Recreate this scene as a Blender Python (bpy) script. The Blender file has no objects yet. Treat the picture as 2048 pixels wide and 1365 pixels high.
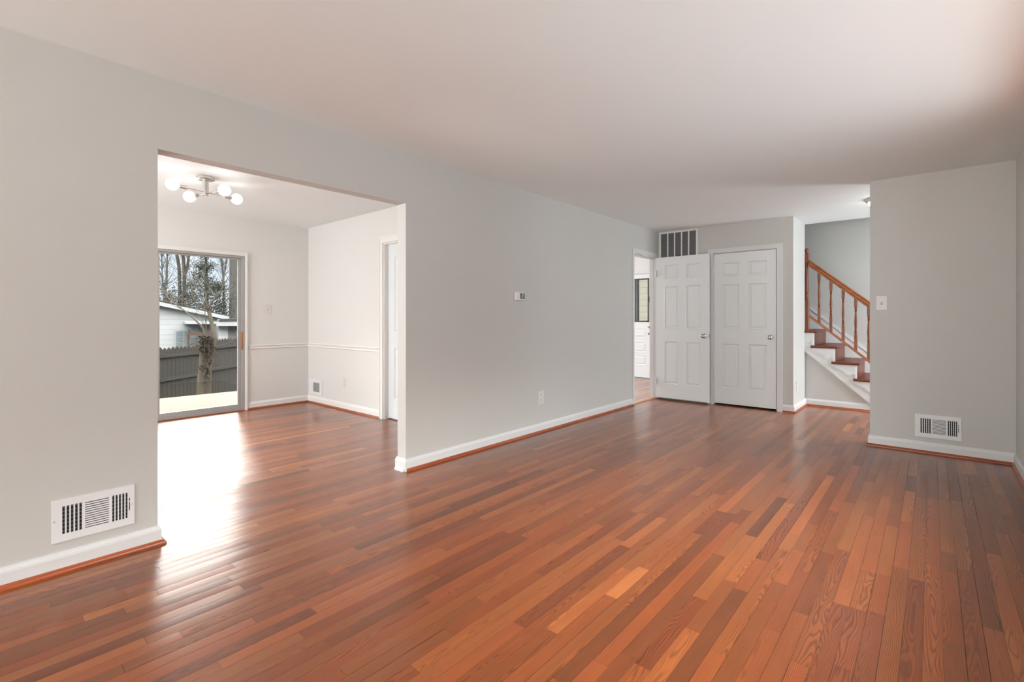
import bpy, math, random
from mathutils import Vector, Matrix
random.seed(7)
scene = bpy.context.scene
COL = scene.collection
R = math.radians

# ------------------------------------------------------------------ camera
YAW = R(40.95); FPX = 967.5; CX = 1024.0; HY = 636.6; EYE = 1.18
cam_d = bpy.data.cameras.new('camera'); cam = bpy.data.objects.new('camera', cam_d); COL.objects.link(cam)
cam.location = (0, 0, EYE); cam.rotation_euler = (R(90), 0, YAW)
cam_d.sensor_width = 36.0; cam_d.lens = FPX / 2048 * 36.0
cam_d.shift_y = -(682.5 - HY) / 2048; cam_d.clip_start = 0.02; cam_d.clip_end = 300
scene.camera = cam
FW = Vector((-math.sin(YAW), math.cos(YAW))); RT = Vector((math.cos(YAW), math.sin(YAW)))
def at(u, v, w):
    """world point seen at pixel (u, v) of the photograph, w metres in front of the camera"""
    d = FW + RT * ((u - CX) / FPX)
    return Vector((d.x * w, d.y * w, EYE - (v - HY) * w / FPX))

# ------------------------------------------------------------------ view + sky
vs = scene.view_settings
vs.view_transform = 'Standard'; vs.look = 'None'; vs.gamma = 1.0; vs.use_curve_mapping = False
vs.exposure = 0.2
scene.cycles.use_denoising = True
scene.cycles.max_bounces = 14; scene.cycles.diffuse_bounces = 8; scene.cycles.glossy_bounces = 5
scene.cycles.transparent_max_bounces = 16
scene.cycles.sample_clamp_indirect = 6.0

world = bpy.data.worlds.new('sky'); scene.world = world; world.use_nodes = True
wn = world.node_tree.nodes; wl = world.node_tree.links; wn.clear()
w_out = wn.new('ShaderNodeOutputWorld'); w_bg = wn.new('ShaderNodeBackground')
w_tc = wn.new('ShaderNodeTexCoord'); w_sep = wn.new('ShaderNodeSeparateXYZ')
w_st = wn.new('ShaderNodeMapRange'); w_st.interpolation_type = 'SMOOTHSTEP'
w_st.inputs[1].default_value = 0.13; w_st.inputs[2].default_value = 0.32
w_st.inputs[3].default_value = 0.0; w_st.inputs[4].default_value = 1.0
w_noise = wn.new('ShaderNodeTexNoise'); w_noise.inputs['Scale'].default_value = 5.0; w_noise.inputs['Detail'].default_value = 5.0
w_ramp = wn.new('ShaderNodeValToRGB')
w_ramp.color_ramp.elements[0].position = 0.35; w_ramp.color_ramp.elements[0].color = (0.66, 0.78, 0.98, 1)
w_ramp.color_ramp.elements[1].position = 0.65; w_ramp.color_ramp.elements[1].color = (0.90, 0.95, 1.0, 1)
wl.new(w_tc.outputs['Generated'], w_sep.inputs[0]); wl.new(w_sep.outputs['Z'], w_st.inputs[0])
wl.new(w_tc.outputs['Generated'], w_noise.inputs['Vector']); wl.new(w_noise.outputs['Fac'], w_ramp.inputs['Fac'])
w_mix = wn.new('ShaderNodeMix'); w_mix.data_type = 'RGBA'; w_mix.clamp_result = False
SKY_HIGH = 3.0; w_mix.inputs[7].default_value = (SKY_HIGH, SKY_HIGH * 0.975, SKY_HIGH * 0.93, 1)
wl.new(w_st.outputs[0], w_mix.inputs[0]); wl.new(w_ramp.outputs['Color'], w_mix.inputs[6]); 
w_s2 = wn.new('ShaderNodeMapRange'); w_s2.interpolation_type = 'SMOOTHSTEP'
w_s2.inputs[1].default_value = 0.24; w_s2.inputs[2].default_value = 0.52; w_s2.inputs[3].default_value = 0.0; w_s2.inputs[4].default_value = 1.0
w_add = wn.new('ShaderNodeMix'); w_add.data_type = 'RGBA'; w_add.clamp_result = False; w_add.inputs[7].default_value = (20.0, 19.7, 19.0, 1)
wl.new(w_sep.outputs['Z'], w_s2.inputs[0]); wl.new(w_s2.outputs[0], w_add.inputs[0]); wl.new(w_mix.outputs[2], w_add.inputs[6])
wl.new(w_add.outputs[2], w_bg.inputs['Color'])
wl.new(w_bg.outputs[0], w_out.inputs['Surface'])

def portal(name, loc, rot, sx, sy):
    d = bpy.data.lights.new(name, 'AREA'); d.shape = 'RECTANGLE'; d.size = sx; d.size_y = sy
    d.cycles.is_portal = True
    o = bpy.data.objects.new(name, d); COL.objects.link(o); o.location = loc; o.rotation_euler = rot
def window_lamp(name, loc, rot, sx, sy, energy, color):
    d = bpy.data.lights.new(name, 'AREA'); d.shape = 'RECTANGLE'; d.size = sx; d.size_y = sy
    d.energy = energy; d.color = color
    o = bpy.data.objects.new(name, d); COL.objects.link(o); o.location = loc; o.rotation_euler = rot
# area lamps added at unseen windows to brighten living room, dining room, kitchen and hall
sun_d = bpy.data.lights.new('hazy_sun', 'SUN'); sun_d.energy = 3.2; sun_d.angle = R(4); sun_d.color = (1.0, 0.97, 0.92)
sun = bpy.data.objects.new('hazy_sun', sun_d); COL.objects.link(sun); sun.location = (-20, 6, 14)
sun.rotation_euler = Vector((2.9, -0.91, -1.93)).to_track_quat('-Z', 'Y').to_euler()
window_lamp('daylight_side_window', (1.3, 2.4, 1.8), (0, R(80), 0), 1.5, 3.8, 22, (0.86, 0.965, 1.0))
window_lamp('added_fill_rear_window', (-1.3, -4.3, 1.5), (R(90), 0, 0), 3.0, 1.6, 100, (1.0, 0.955, 0.88))  # added lamp, frontal fill on the doors and switch wall
window_lamp('added_upfill_side', (1.5, 2.4, 0.25), (0, R(118), 0), 1.2, 3.8, 50, (0.90, 0.985, 1.0))  # upward lamp added to brighten the living room ceiling
window_lamp('added_upfill_rear', (-1.3, -5.3, 0.3), (R(115), 0, 0), 3.2, 1.3, 285, (1.0, 0.985, 0.955))  # second upward lamp added for the ceiling, from the rear
window_lamp('added_upfill_dining', (-4.9, -1.9, 0.4), (R(112), 0, 0), 2.4, 1.2, 150, (0.97, 0.99, 1.0))  # upward lamp added to brighten the dining room
window_lamp('added_fill_dining_window', (-4.9, -1.9, 2.3), (R(60), 0, 0), 2.8, 1.7, 280, (0.97, 0.99, 1.0))  # downward lamp added to brighten dining walls and floor
window_lamp('added_fill_kitchen_window', (-6.72, 6.4, 1.5), (0, R(-90), 0), 1.1, 1.6, 105, (0.97, 0.98, 1.0))  # lamp added at the unseen opening to brighten the kitchen
window_lamp('added_fill_hall_window', (1.45, 7.2, 1.5), (0, R(90), 0), 1.6, 0.9, 70, (0.90, 0.96, 1.0))  # added lamp, stands in for light from the front door
portal('sky_portal_side', (0.60, 2.4, 1.4), (0, R(90), 0), 1.4, 3.0)
portal('sky_portal_rear', (-1.3, -4.29, 1.5), (R(90), 0, 0), 3.0, 1.6)
portal('sky_portal_dining', (-5.0, -1.09, 1.45), (R(90), 0, 0), 2.2, 1.4)
portal('sky_portal_slider', (-6.76, 1.52, 1.0), (0, R(-90), 0), 1.9, 1.8)

# ------------------------------------------------------------------ materials
def S(r, g, b):
    f = lambda c: (c / 255 / 12.92) if c / 255 <= 0.04045 else ((c / 255 + 0.055) / 1.055) ** 2.4
    return (f(r), f(g), f(b), 1)
def new_mat(name):
    m = bpy.data.materials.new(name); m.use_nodes = True
    nt = m.node_tree; b = nt.nodes['Principled BSDF']
    return m, nt, b
def plain(name, col, rough=0.5, spec=0.5, metal=0.0, var=0.0, vscale=8.0, bump=0.0, bscale=60.0, stretch=(1, 1, 1)):
    m, nt, b = new_mat(name)
    b.inputs['Base Color'].default_value = col
    b.inputs['Roughness'].default_value = rough; b.inputs['Metallic'].default_value = metal
    b.inputs['Specular IOR Level'].default_value = spec
    if var or bump:
        tc = nt.nodes.new('ShaderNodeTexCoord'); mp = nt.nodes.new('ShaderNodeMapping')
        mp.inputs['Scale'].default_value = stretch
        nt.links.new(tc.outputs['Object'], mp.inputs[0])
    if var:
        n = nt.nodes.new('ShaderNodeTexNoise'); n.inputs['Scale'].default_value = vscale; n.inputs['Detail'].default_value = 6
        nt.links.new(mp.outputs[0], n.inputs['Vector'])
        mx = nt.nodes.new('ShaderNodeMix'); mx.data_type = 'RGBA'
        mx.inputs[6].default_value = tuple(max(0, c * (1 - var)) for c in col[:3]) + (1,)
        mx.inputs[7].default_value = tuple(min(1, c * (1 + var)) for c in col[:3]) + (1,)
        nt.links.new(n.outputs['Fac'], mx.inputs[0]); nt.links.new(mx.outputs[2], b.inputs['Base Color'])
    if bump:
        n2 = nt.nodes.new('ShaderNodeTexNoise'); n2.inputs['Scale'].default_value = bscale; n2.inputs['Detail'].default_value = 3
        nt.links.new(mp.outputs[0], n2.inputs['Vector'])
        bp = nt.nodes.new('ShaderNodeBump'); bp.inputs['Strength'].default_value = bump; bp.inputs['Distance'].default_value = 0.01
        nt.links.new(n2.outputs['Fac'], bp.inputs['Height']); nt.links.new(bp.outputs[0], b.inputs['Normal'])
    return m
def emit(name, col, strength):
    m, nt, b = new_mat(name)
    b.inputs['Base Color'].default_value = (0.9, 0.9, 0.88, 1)
    b.inputs['Emission Color'].default_value = col; b.inputs['Emission Strength'].default_value = strength
    return m

M = {}
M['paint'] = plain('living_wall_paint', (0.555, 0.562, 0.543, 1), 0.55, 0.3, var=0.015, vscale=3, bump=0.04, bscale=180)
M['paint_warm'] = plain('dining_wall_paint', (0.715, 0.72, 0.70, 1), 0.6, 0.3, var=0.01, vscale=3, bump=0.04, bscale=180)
M['ceiling'] = plain('ceiling_paint', (0.80, 0.865, 0.875, 1), 0.8, 0.2, var=0.01, vscale=2, bump=0.03, bscale=150)
M['trim'] = plain('trim_paint', (0.68, 0.70, 0.71, 1), 0.45, 0.4, var=0.01, vscale=4)
M['door'] = plain('door_paint', (0.75, 0.80, 0.81, 1), 0.38, 0.5, var=0.01, vscale=4)
M['trim_dining'] = plain('dining_trim_paint', (0.80, 0.795, 0.775, 1), 0.45, 0.4, var=0.01, vscale=4)
M['plate'] = plain('white_plastic', (0.69, 0.685, 0.67, 1), 0.35, 0.5)
M['vent'] = plain('white_enamel_metal', (0.76, 0.78, 0.80, 1), 0.35, 0.5)
M['dark'] = plain('dark_backing', (0.02, 0.022, 0.028, 1), 0.8, 0.2)
M['filter'] = plain('grille_gray', (0.115, 0.118, 0.122, 1), 0.7, 0.3)
M['slat_gray'] = plain('slat_gray_metal', (0.27, 0.275, 0.28, 1), 0.45, 0.4)
M['nickel'] = plain('brushed_nickel', (0.50, 0.48, 0.45, 1), 0.24, metal=1.0)
M['satin'] = plain('satin_nickel', (0.62, 0.60, 0.57, 1), 0.34, metal=1.0)
M['alu'] = plain('aluminium_frame', (0.42, 0.42, 0.41, 1), 0.42, metal=0.35, var=0.05, vscale=10)
M['black'] = plain('black_rubber', (0.018, 0.018, 0.016, 1), 0.5)
M['lcd'] = plain('lcd_gray', (0.10, 0.12, 0.11, 1), 0.25)
M['lcd_digit'] = plain('lcd_pale', (0.42, 0.47, 0.44, 1), 0.4)
M['bulb'] = emit('bulb_glow', (1.0, 0.96, 0.90, 1), 3.6)
M['dome'] = emit('dome_glow', (1.0, 0.96, 0.90, 1), 14.0)

def wood(name, c_dark, c_light, axis, rough=0.3, scale=14.0):
    """stained oak for mouldings, rails and treads: streaks along the given axis"""
    m, nt, b = new_mat(name); N = nt.nodes; L = nt.links
    tc = N.new('ShaderNodeTexCoord'); mp = N.new('ShaderNodeMapping')
    sc = [scale * 5] * 3; sc['XYZ'.index(axis)] = scale * 0.22; mp.inputs['Scale'].default_value = sc
    n = N.new('ShaderNodeTexNoise'); n.inputs['Scale'].default_value = 1.0; n.inputs['Detail'].default_value = 5
    rp = N.new('ShaderNodeValToRGB'); rp.color_ramp.elements[0].position = 0.3; rp.color_ramp.elements[1].position = 0.72
    rp.color_ramp.elements[0].color = c_dark; rp.color_ramp.elements[1].color = c_light
    L.new(tc.outputs['Object'], mp.inputs[0]); L.new(mp.outputs[0], n.inputs['Vector'])
    L.new(n.outputs['Fac'], rp.inputs['Fac']); L.new(rp.outputs['Color'], b.inputs['Base Color'])
    b.inputs['Roughness'].default_value = rough
    return m
M['shoe_y'] = wood('stained_shoe_along', S(120, 52, 26), S(178, 92, 52), 'Y', 0.28)
M['shoe_x'] = wood('stained_shoe_across', S(120, 52, 26), S(178, 92, 52), 'X', 0.28)
M['rail'] = wood('golden_oak_rail', S(112, 54, 14), S(170, 94, 34), 'X', 0.34)
M['spindle'] = wood('golden_oak_spindle', S(92, 42, 12), S(142, 74, 26), 'Z', 0.38)
M['tread'] = wood('stained_tread', S(88, 38, 22), S(132, 66, 42), 'Y', 0.40)
M['brass_wood'] = wood('handle_wood', S(140, 96, 52), S(186, 138, 86), 'Z', 0.35)
M['threshold'] = wood('threshold_wood', S(160, 100, 70), S(205, 150, 118), 'Y', 0.35)

def floor_material():
    m, nt, b = new_mat('oak_strip_floor'); N = nt.nodes; L = nt.links
    def mth(op, a, c=None, d=None):
        n = N.new('ShaderNodeMath'); n.operation = op
        for i, v in enumerate((a, c, d)):
            if v is None: continue
            if isinstance(v, (int, float)): n.inputs[i].default_value = v
            else: L.new(v, n.inputs[i])
        return n.outputs[0]
    at_ = N.new('ShaderNodeAttribute'); at_.attribute_name = 'board'
    sp = N.new('ShaderNodeSeparateColor'); L.new(at_.outputs['Color'], sp.inputs[0])
    r1, r2, r3 = sp.outputs[0], sp.outputs[1], sp.outputs[2]
    uv = N.new('ShaderNodeUVMap'); uv.uv_map = 'board_uv'
    su = N.new('ShaderNodeSeparateXYZ'); L.new(uv.outputs[0], su.inputs[0])
    U, V = su.outputs[0], su.outputs[1]                  # metres along / across the board
    seed = mth('MULTIPLY', r3, 97.0)
    def noise(su_, sv_, detail, off):
        cv = N.new('ShaderNodeCombineXYZ')
        L.new(mth('MULTIPLY', U, su_), cv.inputs[0]); L.new(mth('MULTIPLY', V, sv_), cv.inputs[1])
        L.new(mth('ADD', seed, off), cv.inputs[2])
        n = N.new('ShaderNodeTexNoise'); n.inputs['Scale'].default_value = 1.0
        n.inputs['Detail'].default_value = detail; n.inputs['Roughness'].default_value = 0.55
        L.new(cv.outputs[0], n.inputs['Vector']); return n.outputs['Fac']
    n1 = noise(1.5, 9.0, 2.0, 0.0); n2 = noise(6.0, 40.0, 3.0, 7.3)
    # growth rings: distance from a pith line that lies beside / below the board and wanders along it
    cc = mth('MULTIPLY', mth('SUBTRACT', r3, 0.5), 0.11)
    hh = mth('ADD', mth('MULTIPLY', r2, 0.035), mth('MULTIPLY', mth('SUBTRACT', n1, 0.5), 0.085))
    dv = mth('SUBTRACT', mth('ADD', V, mth('MULTIPLY', mth('SUBTRACT', n1, 0.5), 0.030)), cc)
    rad = mth('SQRT', mth('ADD', mth('MULTIPLY', dv, dv), mth('MULTIPLY', hh, hh)))
    rad = mth('ADD', rad, mth('MULTIPLY', mth('SUBTRACT', n2, 0.5), 0.0050))
    ring = mth('ADD', mth('MULTIPLY', mth('SINE', mth('MULTIPLY', rad, 1450.0)), 0.5), 0.5)
    ring = mth('POWER', ring, 2.2)
    pores = noise(7.0, 420.0, 1.0, 3.1)
    streak = noise(1.6, 120.0, 3.0, 19.0)
    patch = noise(2.2, 9.0, 2.0, 31.0)
    ramp = N.new('ShaderNodeValToRGB'); cr = ramp.color_ramp
    cr.elements[0].position = 0.0; cr.elements[0].color = FLOOR[0]
    cr.elements[1].position = 1.0; cr.elements[1].color = FLOOR[-1]
    for p, c in zip((0.25, 0.5, 0.75), FLOOR[1:-1]):
        e = cr.elements.new(p); e.color = c
    L.new(mth('ADD', mth('MULTIPLY', r1, 0.82), mth('ADD', mth('MULTIPLY', patch, 0.34), -0.08)), ramp.inputs['Fac'])
    grain = mth('ADD', mth('MULTIPLY', ring, mth('ADD', 0.16, mth('MULTIPLY', r2, 0.34))), mth('MULTIPLY', pores, 0.20))
    grain = mth('ADD', grain, mth('MULTIPLY', streak, 0.22))
    k = mth('SUBTRACT', 1.30, grain)
    mul = N.new('ShaderNodeVectorMath'); mul.operation = 'SCALE'
    L.new(ramp.outputs['Color'], mul.inputs[0]); L.new(k, mul.inputs['Scale'])
    hue = N.new('ShaderNodeMix'); hue.data_type = 'RGBA'; L.new(r3, hue.inputs[0])
    hue.inputs[6].default_value = (1.02, 0.95, 0.87, 1); hue.inputs[7].default_value = (0.97, 1.11, 0.96, 1)
    tint = N.new('ShaderNodeVectorMath'); tint.operation = 'MULTIPLY'
    L.new(mul.outputs[0], tint.inputs[0]); L.new(hue.outputs[2], tint.inputs[1]); L.new(tint.outputs[0], b.inputs['Base Color'])
    L.new(mth('ADD', 0.19, mth('MULTIPLY', n2, 0.08)), b.inputs['Roughness'])
    b.inputs['Specular IOR Level'].default_value = 0.5
    b.inputs['Coat Weight'].default_value = 0.3; b.inputs['Coat Roughness'].default_value = 0.30; b.inputs['Coat IOR'].default_value = 1.55
    # real strips are slightly cupped and each lies at its own tiny tilt: tilt the normal across the strip
    geo = N.new('ShaderNodeNewGeometry'); mp = N.new('ShaderNodeMapping'); mp.inputs['Scale'].default_value = (14, 2.5, 1)
    L.new(geo.outputs['Position'], mp.inputs[0])
    wv = N.new('ShaderNodeTexNoise'); wv.inputs['Scale'].default_value = 1.0; wv.inputs['Detail'].default_value = 0.0
    L.new(mp.outputs[0], wv.inputs['Vector']); sw = N.new('ShaderNodeSeparateColor'); L.new(wv.outputs['Color'], sw.inputs[0])
    nx = mth('ADD', mth('MULTIPLY', V, 0.5), mth('ADD', mth('MULTIPLY', mth('SUBTRACT', r2, 0.5), 0.030), mth('MULTIPLY', mth('SUBTRACT', sw.outputs[0], 0.5), 0.05)))
    ny = mth('MULTIPLY', mth('SUBTRACT', sw.outputs[1], 0.5), 0.020)
    cn = N.new('ShaderNodeCombineXYZ'); L.new(nx, cn.inputs[0]); L.new(ny, cn.inputs[1]); cn.inputs[2].default_value = 1.0
    nn = N.new('ShaderNodeVectorMath'); nn.operation = 'NORMALIZE'; L.new(cn.outputs[0], nn.inputs[0])
    L.new(nn.outputs[0], b.inputs['Normal']); L.new(nn.outputs[0], b.inputs['Coat Normal'])
    return m
FLOOR = (S(85, 41, 20), S(112, 56, 27), S(131, 68, 32), S(148, 81, 39), S(178, 111, 59))
M['floor'] = floor_material()

def glass_mat():
    m = bpy.data.materials.new('window_glass'); m.use_nodes = True; nt = m.node_tree; nt.nodes.clear()
    o = nt.nodes.new('ShaderNodeOutputMaterial'); mx = nt.nodes.new('ShaderNodeMixShader')
    t = nt.nodes.new('ShaderNodeBsdfTransparent'); g = nt.nodes.new('ShaderNodeBsdfGlossy'); fr = nt.nodes.new('ShaderNodeFresnel')
    t.inputs['Color'].default_value = (0.97, 0.985, 0.98, 1); g.inputs['Roughness'].default_value = 0.02
    fr.inputs['IOR'].default_value = 1.35
    nt.links.new(fr.outputs[0], mx.inputs[0]); nt.links.new(t.outputs[0], mx.inputs[1]); nt.links.new(g.outputs[0], mx.inputs[2])
    nt.links.new(mx.outputs[0], o.inputs['Surface']); return m
M['glass'] = glass_mat()

def siding(name, col, pitch):
    """horizontal lap siding: shadow line under every lap is a darker colour band, plus bump"""
    m, nt, b = new_mat(name); N = nt.nodes; L = nt.links
    tc = N.new('ShaderNodeTexCoord'); sp = N.new('ShaderNodeSeparateXYZ'); L.new(tc.outputs['Object'], sp.inputs[0])
    a = N.new('ShaderNodeMath'); a.operation = 'DIVIDE'; L.new(sp.outputs['Z'], a.inputs[0]); a.inputs[1].default_value = pitch
    f = N.new('ShaderNodeMath'); f.operation = 'FRACT'; L.new(a.outputs[0], f.inputs[0])
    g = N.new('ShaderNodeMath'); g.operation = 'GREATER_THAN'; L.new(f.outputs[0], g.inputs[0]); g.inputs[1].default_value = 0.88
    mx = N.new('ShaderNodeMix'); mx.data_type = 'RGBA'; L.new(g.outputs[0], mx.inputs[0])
    mx.inputs[6].default_value = col; mx.inputs[7].default_value = tuple(c * 0.82 for c in col[:3]) + (1,)  # shade under each lap painted as a darker colour
    L.new(mx.outputs[2], b.inputs['Base Color']); b.inputs['Roughness'].default_value = 0.6
    bp = N.new('ShaderNodeBump'); bp.inputs['Strength'].default_value = 0.4; bp.inputs['Distance'].default_value = 0.02; bp.invert = True
    L.new(f.outputs[0], bp.inputs['Height']); L.new(bp.outputs[0], b.inputs['Normal'])
    return m
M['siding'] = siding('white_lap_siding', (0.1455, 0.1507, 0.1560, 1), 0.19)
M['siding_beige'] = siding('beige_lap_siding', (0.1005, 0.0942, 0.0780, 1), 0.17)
M['fascia'] = plain('white_fascia', (0.1386, 0.1418, 0.1449, 1), 0.5)
M['soffit'] = plain('soffit_gray', (0.0945, 0.0914, 0.0898, 1), 0.6)
M['roof'] = plain('gray_shingle', (0.0198, 0.0198, 0.0198, 1), 0.9, var=0.3, vscale=6)
M['block'] = plain('gray_block', (0.0536, 0.0551, 0.0567, 1), 0.9, var=0.2, vscale=3)
M['curtain'] = plain('window_blue_gray', (0.0536, 0.0662, 0.0756, 1), 0.4, var=0.35, vscale=6, stretch=(3, 3, 0.2))
M['post'] = plain('red_brown_wood', (0.0410, 0.0252, 0.0164, 1), 0.7, var=0.3)
M['fence'] = plain('weathered_fence', (0.0164, 0.0151, 0.0136, 1), 0.9, var=0.45, vscale=3, stretch=(4, 4, 0.7), bump=0.3, bscale=20)
M['patio'] = plain('patio_concrete', (0.052, 0.049, 0.041, 1), 0.9, var=0.10, vscale=3, bump=0.2, bscale=40)
M['yard'] = plain('yard_soil', (0.0189, 0.0166, 0.0126, 1), 1.0, var=0.5, vscale=3, bump=0.5, bscale=10)
M['bark'] = plain('pale_bark', (0.0326, 0.0274, 0.0206, 1), 0.9, var=0.65, vscale=16, bump=1.0, bscale=30, stretch=(1, 1, 0.18))
M['bark_gray'] = plain('gray_bark', (0.0305, 0.0295, 0.0277, 1), 0.9, var=0.3, vscale=9, stretch=(1, 1, 0.3))
M['bark_brown'] = plain('brown_bark', (0.0195, 0.0173, 0.0158, 1), 0.9, var=0.3, vscale=9, stretch=(1, 1, 0.3))
M['twig'] = plain('light_twig', (0.0337, 0.0302, 0.0244, 1), 0.9, var=0.3, vscale=4)
M['needles'] = plain('evergreen_leaves', (0.0113, 0.0139, 0.0088, 1), 0.8, var=0.5, vscale=2)
M['dead_leaf'] = plain('dead_brown_leaves', (0.0189, 0.0145, 0.0107, 1), 0.9, var=0.5, vscale=12)
M['beige_bush'] = plain('dry_beige_twigs', (0.0441, 0.0378, 0.0299, 1), 0.9, var=0.4, vscale=6)

for n_ in ('fascia', 'soffit', 'roof', 'block', 'post', 'fence', 'patio', 'yard', 'bark', 'bark_gray', 'bark_brown', 'twig', 'needles', 'dead_leaf', 'beige_bush', 'siding', 'siding_beige'):
    M[n_].node_tree.nodes['Principled BSDF'].inputs['Specular IOR Level'].default_value = 0.08   # dull outdoor surfaces

# ------------------------------------------------------------------ mesh helpers
class MB:
    def __init__(s): s.v = []; s.f = []
    def quad(s, a, b, c, d):
        i = len(s.v); s.v += [tuple(a), tuple(b), tuple(c), tuple(d)]; s.f.append((i, i + 1, i + 2, i + 3))
    def box(s, x0, x1, y0, y1, z0, z1):
        i = len(s.v)
        s.v += [(x0, y0, z0), (x1, y0, z0), (x1, y1, z0), (x0, y1, z0), (x0, y0, z1), (x1, y0, z1), (x1, y1, z1), (x0, y1, z1)]
        s.f += [(i, i + 3, i + 2, i + 1), (i + 4, i + 5, i + 6, i + 7), (i, i + 1, i + 5, i + 4), (i + 1, i + 2, i + 6, i + 5),
                (i + 2, i + 3, i + 7, i + 6), (i + 3, i, i + 4, i + 7)]
        return s
    def prism(s, pts, vec):
        """pts: planar 3D outline, extruded by vec"""
        i = len(s.v); n = len(pts); vec = Vector(vec)
        s.v += [tuple(p) for p in pts] + [tuple(Vector(p) + vec) for p in pts]
        s.f.append(tuple(range(i, i + n))); s.f.append(tuple(range(i + 2 * n - 1, i + n - 1, -1)))
        for k in range(n):
            j = (k + 1) % n; s.f.append((i + k, i + n + k, i + n + j, i + j))
        return s
    def tube(s, pts, rad, n=8, caps=True):
        pts = [Vector(p) for p in pts]
        if isinstance(rad, (int, float)): rad = [rad] * len(pts)
        base = len(s.v); prev = None
        for k, p in enumerate(pts):
            t = (pts[min(k + 1, len(pts) - 1)] - pts[max(k - 1, 0)])
            t = t.normalized() if t.length > 1e-9 else Vector((0, 0, 1))
            if prev is None:
                a = Vector((0, 0, 1)) if abs(t.z) < 0.9 else Vector((1, 0, 0)); u = t.cross(a).normalized()
            else:
                u = prev - t * prev.dot(t); u = u.normalized() if u.length > 1e-6 else t.orthogonal().normalized()
            prev = u; w = t.cross(u)
            for q in range(n):
                a = 2 * math.pi * q / n
                s.v.append(tuple(p + (u * math.cos(a) + w * math.sin(a)) * rad[k]))
        for k in range(len(pts) - 1):
            for q in range(n):
                q2 = (q + 1) % n
                s.f.append((base + k * n + q, base + k * n + q2, base + (k + 1) * n + q2, base + (k + 1) * n + q))
        if caps:
            s.f.append(tuple(base + q for q in range(n - 1, -1, -1)))
            e = base + (len(pts) - 1) * n; s.f.append(tuple(e + q for q in range(n)))
        return s
    def lathe(s, prof, origin, axis=(0, 0, 1), n=20, square=()):
        """prof: (radius, height along axis)"""
        ax = Vector(axis).normalized(); u = ax.orthogonal().normalized()
        if abs(ax.z) > 0.99: u = Vector((1, 0, 0))
        w = ax.cross(u); o = Vector(origin); base = len(s.v)
        for r, h in prof:
            for q in range(n):
                a = 2 * math.pi * q / n
                s.v.append(tuple(o + ax * h + (u * math.cos(a) + w * math.sin(a)) * max(r, 1e-5)))
        for k in range(len(prof) - 1):
            for q in range(n):
                q2 = (q + 1) % n
                s.f.append((base + k * n + q, base + k * n + q2, base + (k + 1) * n + q2, base + (k + 1) * n + q))
        s.f.append(tuple(base + q for q in range(n - 1, -1, -1)))
        e = base + (len(prof) - 1) * n; s.f.append(tuple(e + q for q in range(n)))
        return s
    def build(s, name, m, parent=None, smooth=False, bevel=0.0, loc=None):
        me = bpy.data.meshes.new(name)
        vs_ = s.v if loc is None else [(x - loc[0], y - loc[1], z - loc[2]) for x, y, z in s.v]
        me.from_pydata(vs_, [], s.f); me.materials.append(m); me.validate(); me.update()
        if smooth:
            me.shade_smooth()
        o = bpy.data.objects.new(name, me); COL.objects.link(o)
        if loc is not None: o.location = loc
        if parent is not None:
            o.parent = parent
            if loc is None: o.matrix_parent_inverse = Matrix.Translation(-Vector(parent.location))
            else: o.location = Vector(loc) - Vector(parent.location)
        if bevel:
            md = o.modifiers.new('soft_edge', 'BEVEL'); md.width = bevel; md.segments = 2; md.limit_method = 'ANGLE'; md.angle_limit = R(40)
        return o
def smooth_by_angle(o, deg=35):
    o.data.set_sharp_from_angle(angle=R(deg)) if hasattr(o.data, 'set_sharp_from_angle') else None
    return o
def tag(o, label, cat, group=None, kind=None):
    o['label'] = label; o['category'] = cat
    if group: o['group'] = group
    if kind: o['kind'] = kind
    return o
def thing(name, loc, label, cat, group=None, kind=None):
    o = bpy.data.objects.new(name, None); COL.objects.link(o); o.location = loc
    o.empty_display_size = 0.05
    return tag(o, label, cat, group, kind)
def struct(o, label, cat): return tag(o, label, cat, kind='structure')
def copy_tree(o, parent=None):
    c = o.copy(); COL.objects.link(c)
    if parent is not None: c.parent = parent
    for ch in [x for x in bpy.data.objects if x.parent == o]: copy_tree(ch, c)
    return c

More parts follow.
